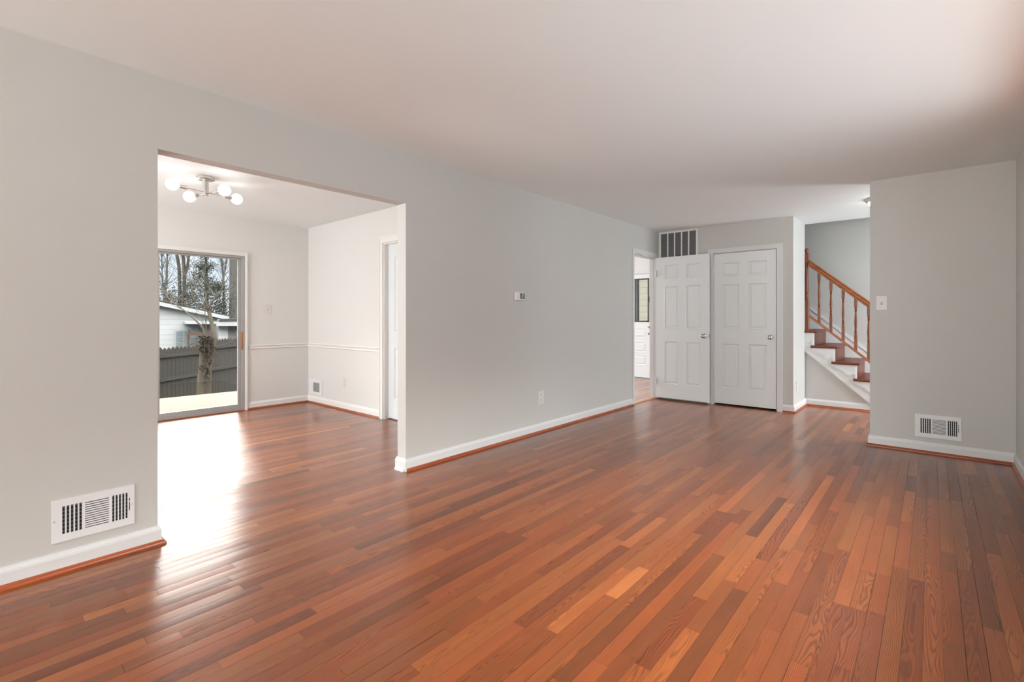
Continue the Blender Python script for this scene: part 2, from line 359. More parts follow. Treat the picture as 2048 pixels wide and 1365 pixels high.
def slab(name, axis, p0, p1, a0, a1, b0, b1, holes, m):
    """wall/ceiling slab with holes. axis = thickness axis ('X','Y','Z'); a,b = the other two axes in order; p1 = room-agnostic"""
    A = sorted({a0, a1, *[h[0] for h in holes], *[h[1] for h in holes]}); B = sorted({b0, b1, *[h[2] for h in holes], *[h[3] for h in holes]})
    A = [x for x in A if a0 <= x <= a1]; B = [x for x in B if b0 <= x <= b1]
    def solid(i, j):
        if i < 0 or j < 0 or i >= len(A) - 1 or j >= len(B) - 1: return False
        ca, cb = (A[i] + A[i + 1]) / 2, (B[j] + B[j + 1]) / 2
        return not any(h[0] < ca < h[1] and h[2] < cb < h[3] for h in holes)
    def P(p, a, b):
        return {'X': (p, a, b), 'Y': (a, p, b), 'Z': (a, b, p)}[axis]
    mb = MB()
    for i in range(len(A) - 1):
        for j in range(len(B) - 1):
            if not solid(i, j): continue
            x0, x1, y0, y1 = A[i], A[i + 1], B[j], B[j + 1]
            mb.quad(P(p0, x0, y0), P(p0, x1, y0), P(p0, x1, y1), P(p0, x0, y1))
            mb.quad(P(p1, x0, y0), P(p1, x0, y1), P(p1, x1, y1), P(p1, x1, y0))
            for di, dj, e in ((-1, 0, ((x0, y0), (x0, y1))), (1, 0, ((x1, y0), (x1, y1))), (0, -1, ((x0, y0), (x1, y0))), (0, 1, ((x0, y1), (x1, y1)))):
                if not solid(i + di, j + dj):
                    (ea, eb), (fa, fb) = e
                    mb.quad(P(p0, ea, eb), P(p0, fa, fb), P(p1, fa, fb), P(p1, ea, eb))
    o = mb.build(name, m)
    import bmesh
    bm = bmesh.new(); bm.from_mesh(o.data); bmesh.ops.remove_doubles(bm, verts=bm.verts, dist=1e-5)
    bmesh.ops.recalc_face_normals(bm, faces=bm.faces); bm.to_mesh(o.data); bm.free()
    return o

def sweep(name, prof, path, m, parent=None):
    """sweep (distance from wall, height) profile along a floor-plan path, room on the left; mitred corners"""
    path = [Vector(p) for p in path]; n = len(path); mb = MB()
    for k in range(n):
        d0 = (path[k] - path[k - 1]).normalized() if k else None
        d1 = (path[k + 1] - path[k]).normalized() if k < n - 1 else None
        nn = [Vector((-d.y, d.x)) for d in (d0, d1) if d is not None]
        if len(nn) == 2:
            mv = nn[0] + nn[1]; mv = mv / mv.length_squared * 2
        else: mv = nn[0]
        for d, z in prof: mb.v.append((path[k].x + mv.x * d, path[k].y + mv.y * d, z))
    q = len(prof)
    for k in range(n - 1):
        for j in range(q):
            j2 = (j + 1) % q; mb.f.append((k * q + j, k * q + j2, (k + 1) * q + j2, (k + 1) * q + j))
    mb.f.append(tuple(range(q - 1, -1, -1))); mb.f.append(tuple((n - 1) * q + j for j in range(q)))
    return mb.build(name, m, parent)
BASE = [(0, 0.0), (0.014, 0.0), (0.014, 0.068), (0.012, 0.078), (0.008, 0.086), (0.006, 0.094), (0, 0.094)]
SHOE = [(0.013, 0.0)] + [(0.014 + 0.019 * math.cos(R(a)), 0.021 * math.sin(R(a))) for a in (0, 18, 36, 54, 72, 90)] + [(0.013, 0.021)]
RAILP = [(0, 0.778), (0.010, 0.778), (0.014, 0.786), (0.010, 0.794), (0.010, 0.806), (0.020, 0.816), (0.022, 0.824), (0.018, 0.830), (0, 0.830)]

# ------------------------------------------------------------------ the room shell
WL = -3.06; WLB = -3.165; WR = 0.51; YB = 6.83; YS = 5.58; YT = 7.57; XD = -6.66; YD = 3.28; ZC = 2.45
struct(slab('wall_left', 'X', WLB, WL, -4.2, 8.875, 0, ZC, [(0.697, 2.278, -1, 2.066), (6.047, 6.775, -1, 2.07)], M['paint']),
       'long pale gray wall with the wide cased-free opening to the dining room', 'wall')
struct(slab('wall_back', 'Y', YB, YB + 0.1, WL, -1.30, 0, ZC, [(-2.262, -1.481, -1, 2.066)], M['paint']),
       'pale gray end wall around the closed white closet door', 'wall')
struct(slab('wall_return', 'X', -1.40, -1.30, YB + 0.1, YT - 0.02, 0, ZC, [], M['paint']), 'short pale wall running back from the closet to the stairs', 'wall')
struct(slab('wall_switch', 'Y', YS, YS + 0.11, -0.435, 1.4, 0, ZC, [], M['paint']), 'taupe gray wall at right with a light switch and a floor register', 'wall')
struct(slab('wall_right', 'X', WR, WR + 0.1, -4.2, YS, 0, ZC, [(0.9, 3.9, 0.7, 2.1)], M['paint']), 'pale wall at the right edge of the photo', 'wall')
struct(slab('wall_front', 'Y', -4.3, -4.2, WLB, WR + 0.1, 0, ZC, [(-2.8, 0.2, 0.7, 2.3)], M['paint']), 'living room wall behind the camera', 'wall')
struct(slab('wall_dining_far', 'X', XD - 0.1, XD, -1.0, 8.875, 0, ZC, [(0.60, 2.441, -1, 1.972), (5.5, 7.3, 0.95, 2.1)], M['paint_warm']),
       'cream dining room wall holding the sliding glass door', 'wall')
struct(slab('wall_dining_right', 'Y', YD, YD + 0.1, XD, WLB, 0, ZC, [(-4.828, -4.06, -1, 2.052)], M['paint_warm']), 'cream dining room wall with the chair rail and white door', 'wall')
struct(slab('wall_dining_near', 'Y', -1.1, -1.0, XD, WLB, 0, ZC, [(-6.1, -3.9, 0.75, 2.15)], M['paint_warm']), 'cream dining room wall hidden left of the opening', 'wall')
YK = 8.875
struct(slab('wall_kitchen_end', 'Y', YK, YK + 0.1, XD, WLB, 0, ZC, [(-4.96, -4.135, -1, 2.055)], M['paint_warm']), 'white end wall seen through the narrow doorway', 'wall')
struct(slab('wall_stair_far', 'Y', 8.5, 8.6, WLB, 1.4, 0, 5.0, [], M['paint']), 'gray green wall on the far side of the staircase', 'wall')
struct(slab('wall_hall', 'X', 1.4, 1.5, YS, 8.6, 0, 5.0, [(6.75, 7.65, 0.7, 2.3)], M['paint']), 'entry hall wall hidden behind the switch wall', 'wall')
mbu = MB(); mbu.quad((WL, 7.5, ZC + 0.1), (1.4, 7.5, ZC + 0.1), (1.4, 7.5, 5.0), (WL, 7.5, 5.0)); mbu.quad((WL, 7.5, 5.0), (1.4, 7.5, 5.0), (1.4, 8.5, 5.0), (WL, 8.5, 5.0))
mbu.quad((WL, 7.5, ZC + 0.1), (WL, 8.5, ZC + 0.1), (WL, 8.5, 5.0), (WL, 7.5, 5.0))
struct(mbu.build('wall_stairwell', M['paint']), 'upper walls of the stairwell above the ceiling line', 'wall')
# wall under the stairs: below the sloping stringer
SL = -0.867                                                         # fall of the stairs per metre of X
zs = lambda x: 0.760 + (x + 1.314) * -0.884                         # lower edge of the stringer
mb = MB(); mb.prism([(-1.40, YT, 0), (-0.455, YT, 0), (-1.40, YT, zs(-1.40))], (0, 0.05, 0))
struct(mb.build('wall_under_stairs', M['paint']), 'triangular gray wall below the white stair stringer', 'wall')
mb = MB(); mb.box(WL, -1.40, 7.40, 7.45, 0, ZC)
struct(mb.build('wall_closet', M['paint']), 'back wall inside the dark closet', 'wall')
struct(slab('ceiling', 'Z', ZC, ZC + 0.1, XD - 0.1, 1.5, -4.3, YK + 0.1, [(WL, 1.4, YT - 0.01, 8.56)], M['ceiling']), 'smooth white ceiling over all the rooms', 'ceiling')

# strip floor: one mesh, every oak strip a face of its own with a random tone
def make_floor():
    verts = []; faces = []; uvs = []; cols = []
    rnd = random.Random(11); w = 0.0572
    x = XD
    while x < 1.4:
        y = -4.2 - rnd.uniform(0, 1.2)
        while y < YK:
            ln = min(max(rnd.gammavariate(4.2, 0.20), 0.24), 2.0)
            y0, y1 = max(y, -4.2), min(y + ln, YK); y += ln
            if y1 - y0 < 0.01: continue
            g = rnd.choice((0.0002, 0.0003, 0.0004, 0.0009)); e = 0.0003; dz = -0.0011
            x0, x1 = x + g, x + w - g; a0, a1 = y0 + 0.0003, y1 - 0.0003
            i = len(verts)
            verts += [(x0, a0, dz), (x1, a0, dz), (x1, a1, dz), (x0, a1, dz), (x0 + e, a0 + e, 0), (x1 - e, a0 + e, 0), (x1 - e, a1 - e, 0), (x0 + e, a1 - e, 0)]
            fs = [(4, 5, 6, 7), (0, 1, 5, 4), (1, 2, 6, 5), (2, 3, 7, 6), (3, 0, 4, 7)]
            c = (min(max(rnd.gauss(0.47, 0.19), 0), 1), rnd.random(), rnd.random(), 1.0); off = rnd.uniform(0, 30)
            for f in fs:
                faces.append(tuple(i + k for k in f))
                for k in f:
                    px, py, _ = verts[i + k]; uvs.append((py - y0 + off, px - x - w / 2)); cols.append(c)
        x += w
    me = bpy.data.meshes.new('floor'); me.from_pydata(verts, [], faces); me.materials.append(M['floor'])
    me.uv_layers.new(name='board_uv'); me.attributes.new('board', 'FLOAT_COLOR', 'CORNER')
    me.uv_layers['board_uv'].data.foreach_set('uv', [q for u in uvs for q in u])
    me.attributes['board'].data.foreach_set('color', [q for c in cols for q in c])
    o = bpy.data.objects.new('floor', me); COL.objects.link(o)
    struct(o, 'glossy red brown oak strip floor running through the rooms', 'floor')
    mb = MB(); mb.box(XD - 0.1, 1.5, -4.3, YK + 0.1, -0.12, -0.0012)
    struct(mb.build('floor_underlay', M['dark']), 'dark underlay in the seams between the floor strips', 'floor')
make_floor()

# baseboards and stained shoe mouldings
PA = [(WL, 5.998), (WL, 2.278), (WLB, 2.278), (WLB, YD), (-3.99, YD)]
PB = [(WLB, -1.0), (WLB, 0.697), (WL, 0.697), (WL, -4.2)]
PC = [(-4.895, YD), (XD, YD), (XD, 2.466)]
PD = [(-0.44, YT), (-1.30, YT), (-1.30, YB), (-1.414, YB)]
PE = [(WR, -4.2), (WR, YS), (-0.435, YS), (-0.435, YS + 0.11)]
for nm, pth, lab in (('baseboard_left', PA, 'white baseboard along the long gray wall and round the right post of the opening'),
                     ('baseboard_near_left', PB, 'white baseboard below the large floor register at left'),
                     ('baseboard_dining', PC, 'white baseboard round the dining room corner'),
                     ('baseboard_stair', PD, 'white baseboard below the triangular stair wall'),
                     ('baseboard_right', PE, 'white baseboard along the wall with the light switch')):
    struct(sweep(nm, BASE, pth, M['trim_dining' if nm == 'baseboard_dining' else 'trim']), lab, 'baseboard')
for nm, pth, mt, lab in (('trim_1', PA[:2], 'shoe_y', 'stained shoe moulding along the long gray wall'),
                         ('trim_2', PA[1:3], 'trim', 'white shoe moulding at the foot of the right opening post'),
                         ('trim_3', PB[1:], 'shoe_y', 'stained shoe moulding below the large register at left'),
                         ('trim_4', PC, 'shoe_x', 'stained shoe moulding round the dining room corner'),
                         ('trim_5', PD, 'shoe_x', 'stained shoe moulding below the triangular stair wall'),
                         ('trim_6', PE, 'shoe_x', 'stained shoe moulding along the wall with the light switch')):
    struct(sweep(nm, SHOE, pth, M[mt]), lab, 'trim')
struct(sweep('trim_7', RAILP, PC[:2] + [(XD, 2.488)], M['trim_dining']), 'white chair rail round the dining room corner', 'trim')

def casing(name, plane, p, sgn, a0, a1, z1, w0, w1, wt, label, t=0.016, right=True):
    """door casing on a wall face at p; opening a0..a1 up to z1"""
    mb = MB()
    def bx(x0, x1, z0, z1_, tt):
        q0, q1 = sorted((p, p + sgn * tt))
        if plane == 'Y': mb.box(x0, x1, q0, q1, z0, z1_)
        else: mb.box(q0, q1, x0, x1, z0, z1_)
    bx(a0 - w0 + 0.018, a0 - 0.003, 0, z1 + 0.003, t); bx(a0 - w0, a0 - w0 + 0.018, 0, z1 + wt - 0.018, t + 0.006)
    if right: bx(a1 + 0.003, a1 + w1 - 0.018, 0, z1 + 0.003, t); bx(a1 + w1 - 0.018, a1 + w1, 0, z1 + wt - 0.018, t + 0.006)
    bx(a0 - w0 + 0.018, a1 + w1 - 0.018, z1 + 0.003, z1 + wt - 0.018, t); bx(a0 - w0, a1 + (w1 if right else 0), z1 + wt - 0.018, z1 + wt, t + 0.006)
    return struct(mb.build(name, M['trim_dining' if name in ('trim_10', 'trim_11') else 'trim']), label, 'trim')
casing('trim_8', 'Y', YB, -1, -2.262, -1.481, 2.066, 0.072, 0.066, 0.056, 'white casing round the closed closet door')
casing('trim_9', 'X', WL, 1, 6.047, 6.775, 2.07, 0.045, 0.050, 0.055, 'white casing round the narrow open doorway', 0.014)
casing('trim_10', 'Y', YD, -1, -4.828, -4.06, 2.052, 0.068, 0.068, 0.078, 'white casing round the dining room side door')
casing('trim_11', 'X', XD, 1, 0.60, 2.441, 1.972, 0.026, 0.026, 0.042, 'thin cream casing round the sliding glass door', 0.02)
casing('trim_12', 'Y', YK, -1, -4.96, -4.135, 2.055, 0.07, 0.07, 0.075, 'white casing round the far glazed door')
# jamb liners
def jamb(name, plane, p0, p1, a0, a1, z1, label, t=0.012, stop=None):
    mb = MB()
    def bx(x0, x1, z0, z1_, q0=p0, q1=p1):
        if plane == 'Y': mb.box(x0, x1, q0, q1, z0, z1_)
        else: mb.box(q0, q1, x0, x1, z0, z1_)
    bx(a0, a0 + t, 0, z1); bx(a1 - t, a1, 0, z1); bx(a0 + t, a1 - t, z1 - t, z1)
    if stop:
        bx(a0 + t, a0 + t + 0.012, 0, z1 - t, *stop); bx(a1 - t - 0.012, a1 - t, 0, z1 - t, *stop); bx(a0 + t, a1 - t, z1 - t - 0.012, z1 - t, *stop)
    return struct(mb.build(name, M['trim_dining' if name == 'trim_15' else 'trim']), label, 'trim')
jamb('trim_13', 'X', WLB + 0.001, WL, 6.0475, 6.7745, 2.0695, 'white jamb inside the narrow open doorway', 0.012, (-3.14, -3.10))
jamb('trim_14', 'Y', YB, YB + 0.099, -2.2615, -1.4815, 2.0655, 'white jamb behind the closet door', 0.005)
jamb('trim_15', 'Y', YD, YD + 0.099, -4.8275, -4.0605, 2.0515, 'white jamb inside the dining room side door', 0.012)

# ------------------------------------------------------------------ doors
def panel_slab(mb, x0, w, z0, h, y0, t, panels, both=True):
    """slab in the XZ plane, thickness +Y; panels = (px0, px1, pz0, pz1) absolute"""
    X = sorted({x0, x0 + w, *[p[0] for p in panels], *[p[1] for p in panels]}); Z = sorted({z0, z0 + h, *[p[2] for p in panels], *[p[3] for p in panels]})
    for y, s in (((y0, 1), (y0 + t, -1)) if both else ((y0, 1),)):
        for i in range(len(X) - 1):
            for j in range(len(Z) - 1):
                cx, cz = (X[i] + X[i + 1]) / 2, (Z[j] + Z[j + 1]) / 2
                if any(p[0] < cx < p[1] and p[2] < cz < p[3] for p in panels): continue
                q = [(X[i], y, Z[j]), (X[i + 1], y, Z[j]), (X[i + 1], y, Z[j + 1]), (X[i], y, Z[j + 1])]
                mb.quad(*(q if s > 0 else q[::-1]))
        for p in panels:
            rings = ((0, 0), (0.004, -0.002), (0.014, 0.0105), (0.022, 0.0105), (0.040, 0.0025), (0.043, 0.002))
            prev = None
            for ins, d in rings:
                yy = y + s * d
                r = [(p[0] + ins, yy, p[2] + ins), (p[1] - ins, yy, p[2] + ins), (p[1] - ins, yy, p[3] - ins), (p[0] + ins, yy, p[3] - ins)]
                if prev:
                    for k in range(4):
                        q = [prev[k], prev[(k + 1) % 4], r[(k + 1) % 4], r[k]]; mb.quad(*(q if s > 0 else q[::-1]))
                prev = r
            mb.quad(*(prev if s > 0 else prev[::-1]))
    x1, z1, y1 = x0 + w, z0 + h, y0 + t
    mb.quad((x0, y1, z0), (x0, y0, z0), (x0, y0, z1), (x0, y1, z1)); mb.quad((x1, y0, z0), (x1, y1, z0), (x1, y1, z1), (x1, y0, z1))
    mb.quad((x0, y0, z1), (x1, y0, z1), (x1, y1, z1), (x0, y1, z1)); mb.quad((x0, y1, z0), (x1, y1, z0), (x1, y0, z0), (x0, y0, z0))
    return mb
KNOB = [(0.032, 0), (0.032, 0.004), (0.028, 0.009), (0.014, 0.012), (0.012, 0.028), (0.016, 0.034), (0.025, 0.042), (0.0285, 0.052), (0.0275, 0.062), (0.021, 0.070), (0.010, 0.074), (0.0, 0.0745)]
def six_panel(name, x0, y0, z0, w, h, pxs, pzs, label, knob_x, knob_z, hinge_x, extras):
    t = thing(name, (x0, y0, 0), label, 'door', kind='structure')
    panels = [(a, b, c, d) for a, b in pxs for c, d in pzs]
    panel_slab(MB(), 0, 1, 0, 1, 0, 1, [])
    mb = panel_slab(MB(), x0, w, z0, h, y0, 0.035, panels); mb.build('door_slab', M['door'], t)
    k = MB().lathe(KNOB, (knob_x, y0, knob_z), (0, -1, 0), 24).build('door_knob', M['nickel'], t, smooth=True); smooth_by_angle(k)
    k['label'] = 'round brushed nickel knob'
    for z in (1.83, 0.26):
        h_ = MB().tube([(hinge_x, y0 - 0.026, z - 0.05), (hinge_x, y0 - 0.026, z + 0.05)], 0.0095, 10); h_.box(hinge_x - 0.002, hinge_x + 0.002, y0 - 0.026, y0 + 0.001, z - 0.048, z + 0.048)
        h_.build('hinge', M['trim'], t)
    return t
ZPA = ((0.228, 0.838), (1.030, 1.636), (1.736, 1.930))
ZPB = ((0.228, 0.844), (1.025, 1.640), (1.742, 1.944))
six_panel('door_1', -2.2545, YB + 0.002, 0.022, 0.762, 2.034, ((-2.150, -1.930), (-1.820, -1.598)), ZPA,
          'closed white six panel closet door in the end wall', -1.555, 0.935, -2.258, None)
d2 = six_panel('door_2', -3.048, 6.735, 0.026, 0.756, 2.034, ((-2.926, -2.712), (-2.612, -2.394)), ZPB,
          'open white six panel door swung flat beside the closet door', -2.358, 0.934, -3.046, None)
lt = MB().box(-2.2925, -2.2905, 6.741, 6.764, 0.905, 0.963); lt.box(-2.291, -2.284, 6.746, 6.759, 0.925, 0.942)
lt.build('latch_plate', M['nickel'], d2)['label'] = 'nickel latch plate on the edge'
MB().lathe(KNOB, (-2.358, 6.770, 0.934), (0, 1, 0), 20).build('door_knob', M['nickel'], d2, smooth=True)
# dining side door, recessed in its jamb
t = thing('door_3', (-4.45, YD + 0.04, 0), 'white door recessed in the dining room side wall', 'door', kind='structure')
panel_slab(MB(), -4.815, 0.742, 0.012, 2.027, YD + 0.055, 0.035, [(-4.70, -4.49, 0.24, 0.84), (-4.40, -4.19, 0.24, 0.84), (-4.70, -4.49, 1.03, 1.9), (-4.40, -4.19, 1.03, 1.9)]).build('door_slab', M['door'], t)
# glazed kitchen door far beyond the doorway
t = thing('door_4', (-4.55, YK, 0), 'far white door with a dark framed glass light above three panels', 'door', kind='structure')
KP = [(-4.86, -4.235, 0.792, 0.973), (-4.86, -4.235, 0.507, 0.704), (-4.86, -4.235, 0.251, 0.438)]
mb = MB(); G0, G1, GZ0, GZ1 = -4.845, -4.175, 1.105, 1.960
KX0, KX1 = -4.955, -4.140
panel_slab(mb, KX0, KX1 - KX0, 0.01, GZ0 - 0.01, YK + 0.02, 0.04, KP)
mb.box(KX0, G0, YK + 0.02, YK + 0.06, GZ0, 2.045); mb.box(G1, KX1, YK + 0.02, YK + 0.06, GZ0, 2.045); mb.box(G0, G1, YK + 0.02, YK + 0.06, GZ1, 2.045)
mb.build('door_slab', M['door'], t)
mb = MB(); f = 0.022
mb.box(G0, G1, YK + 0.008, YK + 0.062, GZ0, GZ0 + f); mb.box(G0, G1, YK + 0.008, YK + 0.062, GZ1 - f, GZ1)
mb.box(G0, G0 + f, YK + 0.008, YK + 0.062, GZ0, GZ1); mb.box(G1 - f, G1, YK + 0.008, YK + 0.062, GZ0, GZ1)
mb.box(-4.412, -4.400, YK + 0.006, YK + 0.062, GZ0, GZ1); mb.box(-4.470, -4.460, YK + 0.006, YK + 0.062, GZ0, GZ1); mb.box(G1 - 0.002, G1 + 0.01, YK + 0.006, YK + 0.02, 1.49, 1.60)
mb.build('glass_frame', M['black'], t)['label'] = 'black frame round the glass'
MB().box(-4.460, -4.412, YK + 0.012, YK + 0.060, GZ0 + f, GZ1 - f).build('glass_mullion', M['curtain'], t)
mb = MB(); mb.box(G0 + f, -4.470, YK + 0.03, YK + 0.034, GZ0 + f, GZ1 - f); mb.box(-4.400, G1 - f, YK + 0.03, YK + 0.034, GZ0 + f, GZ1 - f)
mb.build('glass_pane', M['glass'], t)
for z in (1.00, 0.875):
    MB().lathe([(0.024, 0), (0.022, 0.01), (0.012, 0.014), (0.012, 0.03), (0.02, 0.036), (0.02, 0.05), (0.0, 0.054)], (-4.158, YK + 0.02, z), (0, -1, 0), 14).build('door_knob' if z < 0.9 else 'deadbolt', M['nickel'], t, smooth=True)
# threshold of the doorway
mb = MB(); mb.prism([(WLB - 0.01, 6.06, 0), (WLB - 0.01, 6.06, 0.008), (WLB + 0.02, 6.06, 0.015), (WL - 0.01, 6.06, 0.015), (WL + 0.022, 6.06, 0.002), (WL + 0.022, 6.06, 0)], (0, 0.703, 0))
struct(mb.build('trim_16', M['threshold']), 'wooden threshold strip in the narrow doorway', 'trim')

# sliding glass door
t = thing('door_5', (XD - 0.05, 1.52, 0), 'sliding glass door to the patio in an aluminium frame', 'door', kind='structure')
X0, X1 = XD - 0.095, XD + 0.006
mb = MB(); mb.box(X0, X1, 0.602, 0.638, 0.0, 1.970); mb.box(X0, X1, 2.404, 2.440, 0.0, 1.970); mb.box(X0, X1, 0.638, 2.404, 1.945, 1.970); mb.box(X0, X1, 0.638, 2.404, 0.0, 0.030)
mb.box(X1 - 0.012, X1, 0.638, 2.404, 0.030, 0.036)
mb.build('door_frame', M['alu'], t, bevel=0.002)
for nm, y0, y1, xx in (('sliding_sash', 1.500, 2.404, XD - 0.035), ('fixed_sash', 0.638, 1.540, XD - 0.075)):
    mb = MB(); a, b = xx - 0.013, xx + 0.013
    mb.box(a, b, y0, y0 + 0.040, 0.031, 1.944); mb.box(a, b, y1 - 0.036, y1, 0.031, 1.944)
    mb.box(a, b, y0 + 0.040, y1 - 0.036, 1.926, 1.944); mb.box(a, b, y0 + 0.040, y1 - 0.036, 0.031, 0.082)
    s = mb.build(nm, M['alu'], t, bevel=0.002)
    g = MB().box(xx - 0.003, xx + 0.003, y0 + 0.039, y1 - 0.035, 0.081, 1.927).build('glass_pane', M['glass'], s)
hb = MB().box(XD - 0.022, XD + 0.012, 2.399, 2.418, 0.775, 1.005); hb.build('door_handle', M['brass_wood'], t, bevel=0.004)['label'] = 'golden brown pull handle'
mb = MB(); mb.box(XD + 0.006, XD + 0.020, 0.60, 2.441, 0.0, 0.008)
struct(mb.build('trim_17', M['shoe_y']), 'dark wood strip at the foot of the sliding glass door', 'trim')

# unseen windows added to let light into the rooms
def window(n, axis, p0, p1, a0, a1, z0, z1, label):
    t = thing('window_%d' % n, {'X': (p0, (a0 + a1) / 2, z0), 'Y': ((a0 + a1) / 2, p0, z0)}[axis], label, 'window', kind='structure')
    mb = MB(); w = 0.05
    def bx(m_, x0, x1, zz0, zz1, q0=p0, q1=p1):
        (m_.box(q0, q1, x0, x1, zz0, zz1) if axis == 'X' else m_.box(x0, x1, q0, q1, zz0, zz1))
    e = 0.001
    bx(mb, a0 + e, a0 + w, z0 + e, z1 - e); bx(mb, a1 - w, a1 - e, z0 + e, z1 - e); bx(mb, a0 + w, a1 - w, z0 + e, z0 + w); bx(mb, a0 + w, a1 - w, z1 - w, z1 - e)
    mb.build('window_frame', M['trim'], t)
window(1, 'X', WR + 0.02, WR + 0.07, 0.9, 3.9, 0.7, 2.1, 'living room window in the right wall outside the photo')
window(2, 'Y', -4.27, -4.22, -2.8, 0.2, 0.7, 2.3, 'added living room window behind the camera')  # put in for frontal fill light
window(3, 'X', XD - 0.07, XD - 0.02, 5.5, 7.3, 0.95, 2.1, 'added kitchen window hidden by the long wall')
window(5, 'Y', -1.07, -1.02, -6.1, -3.9, 0.75, 2.15, 'added dining room window hidden left of the opening')  # put in to light the dining room
window(4, 'X', 1.42, 1.47, 6.75, 7.65, 0.7, 2.3, 'added entry hall window hidden by the switch wall')  # stands in for the front door as a light opening

# ------------------------------------------------------------------ ceiling lamp in the dining room
lc = Vector((-4.93, 1.478, ZC)); ZB = 2.303
lamp = thing('ceiling_lamp', lc, 'brushed nickel ceiling lamp with four globe bulbs in the dining room', 'lamp')
c = MB().lathe([(0.0, 0.0), (0.070, 0.0), (0.073, -0.004), (0.073, -0.026), (0.066, -0.030), (0.0, -0.030)][::-1], lc, (0, 0, 1), 28).build('canopy', M['satin'], lamp, smooth=True); smooth_by_angle(c)
s = MB()
for a in range(4):
    an = R(45 + a * 90 + 15.7); s.tube([(lc.x + 0.017 * math.cos(an), lc.y + 0.017 * math.sin(an), ZC - 0.028), (lc.x + 0.017 * math.cos(an), lc.y + 0.017 * math.sin(an), ZB - 0.02)], 0.0085, 12)
s.tube([(lc.x, lc.y, ZC - 0.028), (lc.x, lc.y, ZB - 0.022)], 0.018, 14); s.lathe([(0.0, -0.012), (0.004, -0.01), (0.005, 0.0), (0.0, 0.002)], (lc.x, lc.y, ZB - 0.022))
s = s.build('stem', M['satin'], lamp, smooth=True); smooth_by_angle(s)
for dx, dy, ln, dz in ((0.30, -0.954, 0.285, 0.008), (-0.20, 0.98, 0.285, 0.008), (-0.965, -0.26, 0.235, -0.006), (0.965, 0.24, 0.275, -0.006)):
    d = Vector((dx, dy, 0)).normalized(); o = Vector((lc.x, lc.y, ZB + dz))
    arm = MB().tube([o + d * 0.016, o + d * (ln - 0.10)], 0.0042, 8).build('arm', M['satin'], lamp, smooth=True)
    sk = MB().lathe([(0.0, 0), (0.0165, 0.0), (0.0165, 0.062), (0.0, 0.064)], o + d * (ln - 0.115), d, 16).build('socket', M['satin'], lamp, smooth=True); smooth_by_angle(sk)
    pr = [(0.010, -0.055), (0.014, -0.050), (0.020, -0.044)] + [(0.050 * math.cos(R(a)), 0.050 * math.sin(R(a))) for a in range(-60, 91, 10)]
    b = MB().lathe(pr, o + d * ln, d, 24).build('globe_bulb', M['bulb'], lamp, smooth=True); b['label'] = 'glowing white globe bulb'

# flush light in the hall by the stairs, mostly behind the switch wall
fl = Vector((-0.385, 6.44, ZC)); hall = thing('hall_ceiling_light', fl, 'flush ceiling light by the stairs, half hidden by the switch wall', 'lamp')
b = MB().lathe([(0.0, 0), (0.155, 0), (0.165, -0.012), (0.15, -0.03), (0.14, -0.034), (0.0, -0.034)][::-1], fl, (0, 0, 1), 32).build('metal_rim', M['satin'], hall, smooth=True); smooth_by_angle(b)
MB().lathe([(0.135 * math.cos(R(a)), -0.034 - 0.07 * math.sin(R(a))) for a in range(0, 91, 10)][::-1], fl, (0, 0, 1), 32).build('glass_dome', M['dome'], hall, smooth=True)
MB().lathe([(0.0, -0.122), (0.008, -0.118), (0.010, -0.110), (0.006, -0.104), (0.0, -0.1035)], fl, (0, 0, 1), 12).build('finial', M['satin'], hall, smooth=True)
# kitchen light out of sight
kl = Vector((-4.9, 6.4, ZC)); kt = thing('kitchen_ceiling_light', kl, 'kitchen ceiling light out of sight behind the long wall', 'lamp')
MB().lathe([(0.0, 0), (0.16, 0), (0.17, -0.02), (0.0, -0.022)][::-1], kl, (0, 0, 1), 24).build('metal_rim', M['satin'], kt, smooth=True)
MB().lathe([(0.15 * math.cos(R(a)), -0.022 - 0.07 * math.sin(R(a))) for a in range(0, 91, 15)][::-1], kl, (0, 0, 1), 24).build('glass_dome', M['dome'], kt, smooth=True)

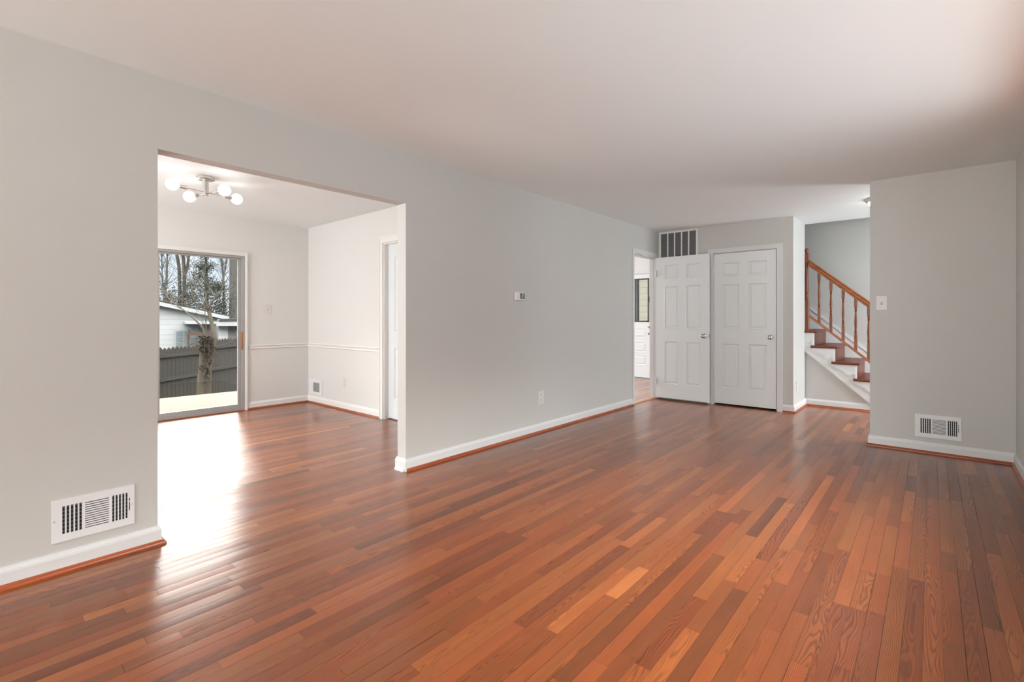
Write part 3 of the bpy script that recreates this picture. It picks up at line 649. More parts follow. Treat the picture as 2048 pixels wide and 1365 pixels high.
# ------------------------------------------------------------------ registers, grille, thermostat, switches, outlets
def register(name, to_world, w, h, label, group=None, lever=True):
    """stamped steel register; local x 0..w, z 0..h, y = out of the wall"""
    o0 = to_world(w / 2, 0, 0); t = thing(name, o0, label, 'vent', group)
    slots = []; m0 = 0.20 * w / 1.0
    zA, zB = 0.175 * h, 0.825 * h
    for k in range(5): slots.append((w * (0.125 + 0.0485 * k), w * (0.125 + 0.0485 * k) + w * 0.030, zA, zB))
    nh = 12
    for k in range(nh):
        z = zA + (zB - zA) * (k + 0.25) / nh; slots.append((w * 0.385, w * 0.675, z, z + (zB - zA) / nh * 0.40))
    for k in range(5): slots.append((w * (0.715 + 0.0425 * k), w * (0.715 + 0.0425 * k) + w * 0.026, zA, zB))
    slots.append((w * 0.930, w * 0.943, 0.36 * h, 0.68 * h))
    X = sorted({0.0, w, *[s[0] for s in slots], *[s[1] for s in slots]}); Z = sorted({0.0, h, *[s[2] for s in slots], *[s[3] for s in slots]})
    hole = lambda cx, cz: any(s[0] < cx < s[1] and s[2] < cz < s[3] for s in slots)
    mb = MB(); T = 0.006
    for i in range(len(X) - 1):
        for j in range(len(Z) - 1):
            if hole((X[i] + X[i + 1]) / 2, (Z[j] + Z[j + 1]) / 2): continue
            mb.quad(to_world(X[i], T, Z[j]), to_world(X[i + 1], T, Z[j]), to_world(X[i + 1], T, Z[j + 1]), to_world(X[i], T, Z[j + 1]))
    for s in slots + [(0, w, 0, h)]:
        c = [(s[0], s[2]), (s[1], s[2]), (s[1], s[3]), (s[0], s[3])]
        for k in range(4):
            a, b = c[k], c[(k + 1) % 4]; mb.quad(to_world(a[0], T, a[1]), to_world(b[0], T, b[1]), to_world(b[0], 0.001, b[1]), to_world(a[0], 0.001, a[1]))
    mb.build('face_plate', M['vent'], t)
    mb = MB(); c = [to_world(x, y, z) for x, y, z in ((0.008, 0.0012, 0.008), (w - 0.008, 0.0012, 0.008), (w - 0.008, 0.0012, h - 0.008), (0.008, 0.0012, h - 0.008))]
    mb.quad(*c); mb.build('dark_backing', M['dark'], t)  # flat dark sheet stands in for the shade inside the duct
    for a, b in ((0.12, 0.35), (0.71, 0.915)):
        mb = MB()
        for k in range(7):
            z = zA + (zB - zA) * (k + 0.55) / 7
            mb.quad(to_world(w * a, 0.0022, z), to_world(w * b, 0.0022, z), to_world(w * b, 0.0022, z + 0.0055), to_world(w * a, 0.0022, z + 0.0055))
        mb.build('damper_blades', M['filter'], t)
    for xx in (0.035 * w, 0.972 * w):
        p = to_world(xx, T, h / 2); q = to_world(xx, T + 0.0015, h / 2)
        MB().lathe([(0.004, 0), (0.003, (q - p).length), (0, (q - p).length)], p, (q - p), 10).build('screw', M['satin'], t)
    p0_, p1_ = to_world(w * 0.9365, T - 0.003, 0.58 * h), to_world(w * 0.9365, T + 0.006, 0.60 * h)
    MB().tube([p0_, p1_], 0.0025, 6).build('damper_lever', M['vent'], t)
    return t
register('floor_register', lambda x, y, z: Vector((WL + y, 0.290 + x, 0.139 + z)), 0.308, 0.198, 'large white wall register low on the long wall, left of the opening', 'white wall registers')
register('floor_register', lambda x, y, z: Vector((-0.113 + x, YS - y, 0.137 + z)), 0.303, 0.198, 'white wall register low on the right wall under the light switch', 'white wall registers')
# small dining register (single grille)
dr = thing('floor_register', (-6.44, YD, 0.127), 'small white register in the dining room corner below the chair rail', 'vent', 'white wall registers')
gx0, gx1, gz0, gz1 = -6.500, -6.325, 0.160, 0.288
mb = MB(); X = [-6.625, gx0, gx1, -6.255]; Z = [0.127, gz0, gz1, 0.325]
for i in range(3):
    for j in range(3):
        if i == 1 and j == 1: continue
        mb.box(X[i], X[i + 1], YD - 0.010, YD - 0.0005, Z[j], Z[j + 1])
mb.build('face_plate', M['vent'], dr)
mb = MB()
for k in range(16):
    z = gz0 + (gz1 - gz0) * k / 16; mb.quad((gx0, YD - 0.009, z), (gx1, YD - 0.009, z), (gx1, YD - 0.004, z + 0.007), (gx0, YD - 0.004, z + 0.007))
mb.build('louvers', M['alu'], dr)
mb = MB().box(gx0, gx1, YD - 0.003, YD - 0.001, gz0, gz1); mb.build('dark_backing', M['filter'], dr)  # gray sheet in place of the shaded depth behind the louvers
# return air grille over the open door
gr = thing('return_grille', (-2.75, YB, 2.02), 'wide return air grille with five louvered bays over the open door', 'vent')
x0, x1, z0, z1 = -3.040, -2.472, 2.03, 2.440
mb = MB(); y0, y1 = YB - 0.014, YB - 0.0005; iw = (x1 - x0 - 0.056)
mb.box(x0, x0 + 0.028, y0, y1, z0, z1); mb.box(x1 - 0.028, x1, y0, y1, z0, z1); mb.box(x0 + 0.028, x1 - 0.028, y0, y1, z0, z0 + 0.028); mb.box(x0 + 0.028, x1 - 0.028, y0, y1, z1 - 0.026, z1)
mb.build('frame', M['vent'], gr, bevel=0.002)
xs = [x0 + 0.028 + iw * k / 5 for k in range(1, 5)]
for xx in xs: MB().box(xx - 0.0085, xx + 0.0085, y0 + 0.001, y1, z0 + 0.028, z1 - 0.026).build('divider_bar', M['vent'], gr)
mb = MB(); n = 30
for k in range(n):
    z = z0 + 0.028 + (z1 - z0 - 0.054) * k / n
    mb.quad((x0 + 0.028, y0 + 0.003, z), (x1 - 0.028, y0 + 0.003, z), (x1 - 0.028, y0 + 0.011, z + 0.0085), (x0 + 0.028, y0 + 0.011, z + 0.0085))
mb.build('louvers', M['slat_gray'], gr)
MB().box(x0 + 0.028, x1 - 0.028, y1 - 0.0015, y1 - 0.0005, z0 + 0.028, z1 - 0.026).build('dark_backing', M['filter'], gr)  # gray sheet stands in for shade behind the grille louvers

# thermostat
tc_, tz = 3.632, 1.394; th = thing('thermostat', (WL, tc_, tz), 'small white thermostat with a gray screen on the long wall', 'thermostat')
MB().box(WL + 0.0005, WL + 0.022, tc_ - 0.072, tc_ + 0.072, tz - 0.043, tz + 0.043).build('housing', M['plate'], th, bevel=0.006)
MB().box(WL + 0.0215, WL + 0.0235, tc_ - 0.012, tc_ + 0.062, tz - 0.026, tz + 0.030).build('screen', M['lcd'], th)
mb = MB(); mb.box(WL + 0.0235, WL + 0.0240, tc_ + 0.016, tc_ + 0.034, tz - 0.012, tz - 0.002); mb.box(WL + 0.0235, WL + 0.0240, tc_ + 0.022, tc_ + 0.040, tz + 0.008, tz + 0.024); mb.build('readout', M['lcd_digit'], th)

def plate_frame(o, ux, uz, un):
    return lambda x, y, z: o + ux * x + uz * z + un * y
def wbox(mb, f, x0, x1, y0, y1, z0, z1):
    c = [f(x, y, z) for x, y, z in ((x0, y0, z0), (x1, y0, z0), (x1, y1, z0), (x0, y1, z0), (x0, y0, z1), (x1, y0, z1), (x1, y1, z1), (x0, y1, z1))]
    i = len(mb.v); mb.v += [tuple(p) for p in c]
    mb.f += [tuple(i + k for k in q) for q in ((0, 3, 2, 1), (4, 5, 6, 7), (0, 1, 5, 4), (1, 2, 6, 5), (2, 3, 7, 6), (3, 0, 4, 7))]
def switch(loc, ux, un, label, w=0.078, h=0.125):
    o = Vector(loc); f = plate_frame(o, Vector(ux), Vector((0, 0, 1)), Vector(un)); t = thing('light_switch', loc, label, 'light switch', 'light switches')
    mb = MB(); wbox(mb, f, -w / 2, w / 2, 0.0004, 0.006, -h / 2, h / 2); mb.build('wall_plate', M['plate'], t, bevel=0.002)
    mb = MB(); wbox(mb, f, -0.0065, 0.0065, 0.006, 0.0066, -0.014, 0.014); mb.build('slot', M['slat_gray'], t)
    mb = MB(); mb.prism([f(-0.0045, 0.0064, -0.009), f(-0.0045, 0.0064, 0.006), f(-0.0045, 0.018, 0.014), f(-0.0045, 0.019, 0.008)], Vector(ux) * 0.009); mb.build('toggle', M['plate'], t)
    for z in (0.032, -0.032): MB().lathe([(0.003, 0), (0.0028, 0.001), (0, 0.001)], f(0, 0.006, z), un, 8).build('screw', M['plate'], t)
def outlet(loc, ux, un, label, w=0.072, h=0.118):
    o = Vector(loc); f = plate_frame(o, Vector(ux), Vector((0, 0, 1)), Vector(un)); t = thing('wall_outlet', loc, label, 'outlet', 'wall outlets')
    mb = MB(); wbox(mb, f, -w / 2, w / 2, 0.0004, 0.006, -h / 2, h / 2); mb.build('wall_plate', M['plate'], t, bevel=0.002)
    for z in (0.026, -0.026):
        mb = MB(); wbox(mb, f, -0.015, 0.015, 0.006, 0.008, z - 0.017, z + 0.017); r = mb.build('receptacle', M['plate'], t, bevel=0.003)
        mb = MB(); wbox(mb, f, -0.008, -0.0055, 0.008, 0.0084, z - 0.004, z + 0.008); wbox(mb, f, 0.0055, 0.008, 0.008, 0.0084, z - 0.004, z + 0.008); wbox(mb, f, -0.002, 0.002, 0.008, 0.0084, z - 0.012, z - 0.008)
        mb.build('slots', M['filter'], t)
switch((-0.348, YS, 1.317), (1, 0, 0), (0, -1, 0), 'light switch on the right wall above the register', 0.080, 0.128)
switch((XD, 2.726, 1.295), (0, 1, 0), (1, 0, 0), 'light switch beside the sliding glass door', 0.09, 0.124)
outlet((WL, 3.980, 0.356), (0, 1, 0), (1, 0, 0), 'wall outlet low on the long wall below the thermostat', 0.10, 0.135)
outlet((-5.69, YD, 0.347), (1, 0, 0), (0, -1, 0), 'wall outlet low on the dining room wall right of the small register')
outlet((-1.30, 7.045, 0.32), (0, 1, 0), (1, 0, 0), 'wall outlet on the short wall beside the stairs')

# ------------------------------------------------------------------ staircase
RISE = 0.2033; GO = 0.2345
nose = lambda k: 0.0125 - GO * k                                     # x of the nosing of tread k
st = thing('staircase', (-0.5, 8.0, 0), 'staircase with stained treads and white scrolled stringer climbing left behind the corner', 'staircase')
YF, YO = 7.55, 7.522                                                 # stringer face, outer edge of the tread return
for k in range(1, 9):
    z = RISE * k; x1 = nose(k); x0 = nose(k + 1) - 0.03; hid = x1 < -1.36
    mb = MB(); ya = YT + 0.05 if x0 < -1.34 and hid else YO
    # rounded nosing along the front (+x) edge, tread running along y
    prof = [(x0, z - 0.034), (x0, z)] + [(x1 - 0.017 + 0.017 * math.cos(R(a)), z - 0.017 + 0.017 * math.sin(R(a))) for a in (90, 60, 30, 0, -30, -60, -90)]
    yb = 8.49
    if k == 5: xl = -1.298
    mb.prism([(px, max(YF, ya), pz) for px, pz in prof], (0, yb - max(YF, ya), 0))
    if not hid:
        # moulded return nosing over the stringer
        xl = max(nose(k + 1) - 0.068, -1.335) if k < 5 else -1.335
        pr = [(YF, z - 0.034), (YF, z)] + [(YO + 0.017 - 0.017 * math.cos(R(a)), z - 0.017 + 0.017 * math.sin(R(a))) for a in (90, 60, 30, 0, -30, -60, -90)]
        pr = [(YF + 0.001, z - 0.034), (YF + 0.001, z), (YO + 0.017, z)] + [(YO + 0.017 - 0.017 * math.cos(R(a)), z - 0.017 + 0.017 * math.sin(R(a))) for a in (60, 30, 0, -30, -60)] + [(YO + 0.017, z - 0.034)]
        if k == 5: pr = [(max(py, YT - 0.015), pz) for py, pz in pr] if False else pr
        mb.prism([(xl, py, pz) for py, pz in pr], (x1 - 0.004 - xl, 0, 0))
    mb.build('tread', M['tread'], st)
    xr = x1 - 0.030
    MB().box(xr - 0.018, xr, max(YF + 0.012, ya), 8.49, RISE * (k - 1) + 0.0005, z - 0.0345).build('riser', M['tread'], st)
# white stringer: stepped upper edge, sloping lower edge
pts = [(-1.30, YF, zs(-1.30))]
pts.append((-1.30, YF, RISE * 5 - 0.034))
for k in range(5, 0, -1):
    xr = nose(k) - 0.030
    pts.append((xr, YF, RISE * k - 0.034)); pts.append((xr, YF, RISE * (k - 1) - (0.034 if k > 1 else 0)))
pts.append((-0.455, YF, 0.0))
mb = MB(); mb.prism(pts, (0, 0.0198, 0)); mb.build('stringer', M['trim'], st)
mb = MB(); mb.prism([(-1.30, YF - 0.006, zs(-1.30) - 0.022), (-1.30, YF - 0.006, zs(-1.30)), (-0.455, YF - 0.006, zs(-0.455)), (-0.455, YF - 0.006, zs(-0.455) - 0.022)], (0, 0.026, 0)); mb.build('stringer_moulding', M['paint'], st)
SCR = [(-0.300, -0.036), (-0.283, -0.064), (-0.253, -0.093), (-0.236, -0.101), (-0.222, -0.100), (-0.205, -0.098), (-0.190, -0.106), (-0.172, -0.130), (-0.155, -0.153), (-0.140, -0.164), (-0.118, -0.171), (-0.094, -0.172), (-0.080, -0.160), (-0.070, -0.148), (-0.060, -0.147), (-0.053, -0.160), (-0.050, -0.190), (-0.048, -0.200), (-0.040, -0.200), (-0.040, -0.036)]
for k in range(1, 6):
    p = [(max(nose(k) + a, -1.30), YF - 0.009, RISE * k + b) for a, b in SCR]
    if RISE * k - 0.2 < 0: p = [(a, b, max(c, 0.0)) for a, b, c in p]
    # fan of quads up to the tread underside so the scrolled edge stays clean
    mb = MB(); top = RISE * k - 0.036
    for (a, b, c), (a2, b2, c2) in zip(p[:-2], p[1:-1]):
        if a2 - a < 1e-4: continue
        mb.quad((a, b, c), (a2, b2, c2), (a2, b2, top), (a, b, top)); mb.quad((a, b, c), (a, b + 0.0092, c), (a2, b2 + 0.0092, c2), (a2, b2, c2))
    mb.quad((nose(k) - 0.040, YF - 0.009, top), (nose(k) - 0.040, YF - 0.009, max(RISE * k - 0.2, 0)), (nose(k) - 0.040, YF, max(RISE * k - 0.2, 0)), (nose(k) - 0.040, YF, top))
    mb.build('scroll_bracket', M['trim'], st)
# skirt board on the far wall
zk = lambda x: 0.715 + (x + 0.689) * -0.892
mb = MB(); mb.prism([(-2.1, 8.492, zk(-2.1) - 0.55), (-2.1, 8.492, zk(-2.1)), (0.08, 8.492, zk(0.08)), (0.08, 8.492, 0.0), (-0.9, 8.492, 0.0)], (0, 0.0075, 0)); mb.build('skirt_board', M['trim'], st)
mb = MB(); mb.prism([(-2.1, 8.482, zk(-2.1) - 0.03), (-2.1, 8.482, zk(-2.1) + 0.012), (0.08, 8.482, zk(0.08) + 0.012), (0.08, 8.482, zk(0.08) - 0.03)], (0, 0.0175, 0)); mb.build('skirt_cap', M['trim'], st)

# railing
YR = 7.585
rl = thing('stair_railing', (-1.285, YR, RISE * 5), 'turned golden oak stair railing with ball top newel post', 'railing')
zt = lambda x: 1.975 + (x + 1.259) * -0.8775                         # top of handrail
zb = lambda x: 1.231 + (x + 1.259) * -0.879                          # top of bottom rail
def turned(mb, x, y, sections, n=14):
    """sections: list of ('sq', half, z0, z1) or ('rd', [(r, z), ...])"""
    for s in sections:
        if s[0] == 'sq':
            h, c = s[1], 0.12 * s[1]
            mb.prism([(x - h + c, y - h, s[2]), (x + h - c, y - h, s[2]), (x + h, y - h + c, s[2]), (x + h, y + h - c, s[2]), (x + h - c, y + h, s[2]), (x - h + c, y + h, s[2]), (x - h, y + h - c, s[2]), (x - h, y - h + c, s[2])], (0, 0, s[3] - s[2]))
        else: mb.lathe([(r, z) for r, z in s[1]], (x, y, 0), (0, 0, 1), n)
def newel(x, z0, parent):
    b = z0; mb = MB(); z = lambda f: b + f * 1.112
    turned(mb, x, YR, [('sq', 0.029, b, z(0.355)),
        ('rd', [(0.029, z(0.35)), (0.024, z(0.36)), (0.028, z(0.372)), (0.024, z(0.384)), (0.020, z(0.392)), (0.027, z(0.415)), (0.028, z(0.43)), (0.021, z(0.452)), (0.029, z(0.462)), (0.029, z(0.475)), (0.026, z(0.485)),
                (0.027, z(0.50)), (0.024, z(0.60)), (0.021, z(0.70)), (0.019, z(0.765)), (0.018, z(0.772)), (0.024, z(0.778)), (0.024, z(0.785)), (0.018, z(0.79)), (0.019, z(0.80)), (0.027, z(0.825)), (0.029, z(0.84)), (0.029, z(0.845))]),
        ('sq', 0.029, z(0.84), z(0.93)),
        ('rd', [(0.029, z(0.925)), (0.026, z(0.935)), (0.014, z(0.944)), (0.014, z(0.95)), (0.018, z(0.953)), (0.0245, z(0.962)), (0.026, z(0.974)), (0.0235, z(0.987)), (0.014, z(0.997)), (0.0, z(1.0))])], 18)
    o = mb.build('newel_post', M['spindle'], parent, smooth=True); smooth_by_angle(o, 30); return o
newel(-1.285, RISE * 5, rl)
newel(-0.225, RISE * 1, rl)
xe = -0.25
def raked(prof, x0, x1, zf, name, m):
    mb = MB(); mb.v = [(x0, YR + a, zf(x0) + b) for a, b in prof] + [(x1, YR + a, zf(x1) + b) for a, b in prof]; n = len(prof)
    mb.f = [tuple(range(n)), tuple(range(2 * n - 1, n - 1, -1))] + [(i, n + i, n + (i + 1) % n, (i + 1) % n) for i in range(n)]
    return mb.build(name, m, rl)
raked([(-0.019, -0.094), (-0.019, -0.070), (-0.030, -0.058), (-0.031, -0.036), (-0.023, -0.026), (-0.029, -0.018), (-0.024, -0.004), (0, 0.002), (0.024, -0.004), (0.029, -0.018), (0.023, -0.026), (0.031, -0.036), (0.030, -0.058), (0.019, -0.070), (0.019, -0.094)], -1.257, xe, zt, 'handrail', M['rail'])
raked([(-0.022, -0.036), (-0.022, -0.006), (-0.016, 0.0), (0.016, 0.0), (0.022, -0.006), (0.022, -0.036)], -1.257, xe, zb, 'bottom_rail', M['rail'])
for k in range(8):
    x = -1.139 + 0.134 * k
    if x > -0.27: break
    a, b = zb(x) - 0.015, zt(x) - 0.075; H_ = b - a; z = lambda f: a + f * H_; mb = MB()
    turned(mb, x, YR, [('sq', 0.0165, a, z(0.30)),
        ('rd', [(0.0165, z(0.29)), (0.011, z(0.315)), (0.0155, z(0.327)), (0.011, z(0.34)), (0.0155, z(0.362)), (0.0155, z(0.375)), (0.0105, z(0.395)), (0.0155, z(0.405)), (0.0105, z(0.418)), (0.0135, z(0.46)), (0.016, z(0.53)), (0.0135, z(0.61)), (0.0105, z(0.70)), (0.010, z(0.735)), (0.0145, z(0.742)), (0.010, z(0.752)), (0.013, z(0.765)), (0.0145, z(0.775)), (0.010, z(0.79)), (0.0125, z(0.805)), (0.0165, z(0.83))]),
        ('sq', 0.0165, z(0.825), b)], 12)
    o = mb.build('baluster', M['spindle'], rl, smooth=True); smooth_by_angle(o, 30)

# ------------------------------------------------------------------ outside: patio, fence, trees, houses
mb = MB(); mb.prism([(XD - 0.1, -3.0, -0.35), (XD - 0.1, 6.0, -0.35), (-9.10, 5.2, -0.35), (-9.55, -3.0, -0.35)], (0, 0, 0.25))
struct(mb.build('patio', M['patio']), 'pale concrete patio outside the sliding glass door', 'patio')
mb = MB(); mb.prism([(-7.0, -30, -0.75), (-7.0, 40, -0.75), (-30.0, 40, -1.05), (-30.0, -30, -1.05)], (0, 0, -0.05))
mb.prism([(-30.0, -30, -1.05), (-30.0, 40, -1.05), (-90.0, 60, -1.2), (-90.0, -60, -1.2)], (0, 0, -0.05)); mb.prism([(-7.0, 9.6, -0.75), (-7.0, 40, -0.75), (20, 40, -0.75), (20, 9.6, -0.75)], (0, 0, -0.05))
struct(mb.build('yard', M['yard']), 'bare brown yard ground behind the patio', 'ground')

def fence(name, A, B, ztop, zbase, rails, label):
    A = Vector((A.x, A.y)); B = Vector((B.x, B.y)); d = (B - A).normalized(); nrm = Vector((d.y, -d.x))
    if nrm.dot(-A) < 0: nrm = -nrm                                    # towards the house
    t = thing(name, (A.x, A.y, zbase), label, 'fence'); L_ = (B - A).length; pitch = 0.109; n = int(L_ / pitch)
    w, th_ = 0.102, 0.018; first = None
    for k in range(n):
        h = ztop - zbase
        pr = [(0, 0), (w, 0), (w, h - 0.105), (w * 0.90, h - 0.085), (w * 0.97, h - 0.060), (w * 0.80, h - 0.028), (w * 0.5, h), (w * 0.20, h - 0.028), (w * 0.03, h - 0.060), (w * 0.10, h - 0.085), (0, h - 0.105)]
        loc = Vector((A.x + d.x * pitch * k, A.y + d.y * pitch * k, zbase + random.uniform(-0.012, 0.012)))
        if first is None:
            mb = MB(); mb.prism([(d.x * a, d.y * a, b) for a, b in pr], (nrm.x * th_, nrm.y * th_, 0))
            o = mb.build('picket', M['fence'], t); o.matrix_parent_inverse = Matrix.Identity(4); first = o
        else:
            o = first.copy(); COL.objects.link(o)
        o.location = loc - Vector(t.location)
    for z in rails:
        mb = MB(); a = A + nrm * 0.019; b = B + nrm * 0.019
        mb.prism([(a.x, a.y, z - 0.035), (a.x + nrm.x * 0.038, a.y + nrm.y * 0.038, z - 0.035), (a.x + nrm.x * 0.038, a.y + nrm.y * 0.038, z + 0.03), (a.x, a.y, z + 0.03)], (b.x - a.x, b.y - a.y, 0)); mb.build('rail', M['fence'], t)
    return t
P0, P1 = at(330, 640, 10), at(395, 640, 10.9); dd = (P1 - P0).normalized()
fence('picket_fence', P0 - dd * 1.6, P1 + dd * 0.30, 0.575, -0.80, (0.40, -0.085), 'lower weathered picket fence section left of the tree trunk')
Q0, Q1 = at(418, 640, 11.25), at(476, 640, 12.4); de = (Q1 - Q0).normalized()
fence('picket_fence', Q0, Q1 + de * 1.2, 0.69, -0.80, (0.495, -0.02), 'taller weathered picket fence section right of the tree trunk')

def px_path(pts, w, jitter=0.0):
    out = []
    for i, p in enumerate(pts):
        ww = w if len(p) == 2 else p[2]; out.append(at(p[0], p[1], ww + random.uniform(-jitter, jitter)))
    return out
def smooth_path(pts, n=3):
    """Catmull-Rom resampling"""
    out = []
    for i in range(len(pts) - 1):
        p0, p1, p2, p3 = pts[max(i - 1, 0)], pts[i], pts[i + 1], pts[min(i + 2, len(pts) - 1)]
        for k in range(n):
            t = k / n; out.append(0.5 * ((2 * p1) + (p2 - p0) * t + (2 * p0 - 5 * p1 + 4 * p2 - p3) * t * t + (3 * p1 - p0 - 3 * p2 + p3) * t ** 3))
    out.append(pts[-1]); return out
def limb(mb, pts, r0, r1, n=6):
    pts = smooth_path(pts); L_ = len(pts) - 1
    mb.tube(pts, [r0 + (r1 - r0) * i / L_ for i in range(L_ + 1)], n)
    return pts
def twigs(mb, pts, count, length, r, up=0.3, rnd=random):
    for _ in range(count):
        i = rnd.randrange(1, len(pts)); p = pts[i]; d = (pts[i] - pts[i - 1]).normalized()
        v = (d * 0.6 + Vector((rnd.uniform(-1, 1), rnd.uniform(-1, 1), rnd.uniform(-0.6, 1) + up))).normalized(); L_ = length * rnd.uniform(0.4, 1)
        q1 = p + v * L_ * 0.5 + Vector((rnd.uniform(-.1, .1), rnd.uniform(-.1, .1), rnd.uniform(-.05, .1))) * L_; q2 = q1 + (v + Vector((rnd.uniform(-.5, .5), rnd.uniform(-.5, .5), rnd.uniform(-.2, .5)))) * L_ * 0.4
        mb.tube([p, q1, q2], [r, r * 0.7, r * 0.35], 4)
        if rnd.random() < 0.5:
            q3 = q1 + (v + Vector((rnd.uniform(-.9, .9), rnd.uniform(-.9, .9), rnd.uniform(-.4, .7)))) * L_ * 0.35; mb.tube([q1, q3], [r * 0.5, r * 0.25], 4)

# the tree in front of the fence
W = 9.35; base = at(408, 800, W); rnd = random.Random(3)
tr = thing('bare_tree', (base.x, base.y, -0.78), 'bare pale tree with thick leaf tangled trunk in front of the picket fence', 'tree')
mb = MB()
tp = smooth_path(px_path([(407, 822), (405, 800), (406, 775), (408.5, 745), (410.5, 715), (411.5, 690), (411.5, 678)], W))
mb.tube(tp, [0.112 - 0.014 * i / (len(tp) - 1) + 0.007 * math.sin(i * 1.9) + 0.004 * math.sin(i * 4.3) for i in range(len(tp))], 12)
limb(mb, px_path([(416, 822), (416, 783), (419, 725.5), (427, 690), (428, 672), (424.5, 652), (419, 628), (417, 618)], W + 0.03), 0.062, 0.030, 10)
mb.build('trunk', M['bark'], tr, smooth=True)
mb = MB(); allp = []
for pts, r in (([(411, 676), (404.7, 655.6), (389, 637), (367.8, 621), (356.8, 613), (337, 597.7), (322, 580)], 0.034),
               ([(412, 680), (412.3, 653), (413.3, 620), (412, 600)], 0.022),
               ([(417, 620), (410.6, 600), (408.4, 586.7), (400.7, 567), (390.8, 545), (381, 526), (365.5, 505)], 0.026),
               ([(417, 620), (425, 602), (436, 589), (445.8, 571), (448, 534), (441, 508)], 0.034),
               ([(418, 620), (422.7, 617.5), (441, 606.5), (457.9, 596.6), (474, 591), (495, 583)], 0.026),
               ([(436, 589), (446.9, 583.4), (463.4, 574.6), (475.4, 569), (495, 560)], 0.018),
               ([(416, 622), (409.5, 612), (386.4, 605), (374, 601), (362, 597.7), (361, 587.8), (363.4, 582), (376, 573)], 0.018),
               ([(417, 625), (414, 622), (392, 617.5), (375.4, 615), (364.5, 604), (351, 593), (335, 588), (326, 576)], 0.018),
               ([(386, 605), (384, 578), (374, 561), (363, 545), (352, 534), (338, 524)], 0.017),
               ([(408.4, 586), (403, 581), (391, 571), (376, 556)], 0.014),
               ([(431.5, 594), (420.5, 579), (414, 567), (404, 548)], 0.020),
               ([(428, 695), (447, 690), (462.8, 684), (470, 676), (482, 672)], 0.016),
               ([(413, 690), (404, 673), (397, 664), (392, 658)], 0.010), ([(416, 690), (432, 705), (440, 716)], 0.010)):
    p = px_path(pts, W, 0.0); 
    for i in range(2, len(p)): p[i] = p[i] + Vector((FW.x, FW.y, 0)) * rnd.uniform(-0.07, 0.07)
    pp = limb(mb, p, r * 0.56, r * 0.22, 6); allp.append(pp)
mb.build('branches', M['twig'], tr, smooth=True)
mb = MB()
for pp in allp[:11]: twigs(mb, pp, 12, 0.5, 0.0042, 0.2, rnd)
o = mb.build('twigs', M['twig'], tr); o['kind'] = 'stuff'
mb = MB()
def leaf(mb, c, s, rnd):
    u = Vector((rnd.uniform(-1, 1), rnd.uniform(-1, 1), rnd.uniform(-1, 1))).normalized(); v = u.orthogonal().normalized(); 
    mb.quad(c - u * s, c + v * s * 0.5, c + u * s, c - v * s * 0.5)
for _ in range(1500):
    v_ = rnd.uniform(0, 1); yy = 673 + 30 * v_ + 380 * max(0, rnd.random() - 0.82); hw = 10 if yy < 705 else 11
    c = at(411 + rnd.gauss(0, 0.55) * hw, yy, W - 0.12 * rnd.uniform(0.2, 1.4)); leaf(mb, c, rnd.uniform(0.012, 0.032), rnd)
o = mb.build('dead_leaves', M['dead_leaf'], tr); o['kind'] = 'stuff'; o['label'] = 'tangle of dead brown leaves'
mb = MB()
for _ in range(34):
    p = at(411 + rnd.uniform(-10, 12), rnd.uniform(678, 705), W - 0.1); q = p + Vector((rnd.uniform(-.12, .2), rnd.gauss(0, .14), rnd.uniform(-.45, .15))); mb.tube([p, (p + q) / 2 + Vector((0, 0, rnd.uniform(-.06, .06))), q], [0.0045, 0.0035, 0.002], 4)
o = mb.build('dead_vines', M['dead_leaf'], tr); o['kind'] = 'stuff'

# background trees
def bare_tree(name, trunks, w, label, m, tw=30, twl=2.2, twr=0.02, group='bare trees behind the houses'):
    rnd = random.Random(len(label)); b = at(trunks[0][0][0][0], 700, w)
    t = thing(name, (b.x, b.y, -1.1), label, 'tree', group); mb = MB(); pp = []
    for pts, r0, r1 in trunks:
        if pts[0][1] > 650: pts = [(pts[0][0], HY + 2.3 * FPX / w)] + pts[1:]
        p = px_path(pts, w); pp.append(limb(mb, p, r0, r1, 8))
    mb.build('trunk', m, t, smooth=True); mb = MB()
    for p in pp: twigs(mb, p, tw, twl, twr, 0.5, rnd)
    o = mb.build('twigs', m, t); o['kind'] = 'stuff'; return t
bare_tree('tall_tree', [([(361, 668), (360, 610), (359, 562), (358, 534), (353, 505), (350, 470)], 0.115, 0.10), ([(366, 668), (368, 610), (369, 556), (368, 534), (365.5, 505), (362, 470)], 0.125, 0.105),
                        ([(369, 575), (370, 551), (375, 534), (378, 505), (384, 470)], 0.10, 0.08)], 34, 'tall brown triple trunk tree behind the white house', M['bark_brown'], 14, 2.2, 0.014)
bare_tree('thick_tree', [([(467, 690), (467, 600), (467, 540), (466.5, 480)], 0.26, 0.22)], 30, 'thick gray tree trunk at the right edge of the glass', M['bark_gray'], 16, 1.4, 0.018)
bare_tree('slender_tree', [([(331, 690), (330, 600), (333, 560), (334, 530), (336, 480)], 0.09, 0.03), ([(331, 590), (325, 560), (323, 500)], 0.05, 0.02)], 28, 'slender bare tree at the left edge of the glass', M['bark_gray'], 60, 2.0, 0.010)
bare_tree('forked_tree', [([(449, 690), (447, 570), (445, 540), (441, 505)], 0.09, 0.04), ([(447, 560), (452, 530), (456, 500)], 0.05, 0.03)], 32, 'thin forked bare tree left of the thick gray trunk', M['bark_gray'], 56, 1.8, 0.010)
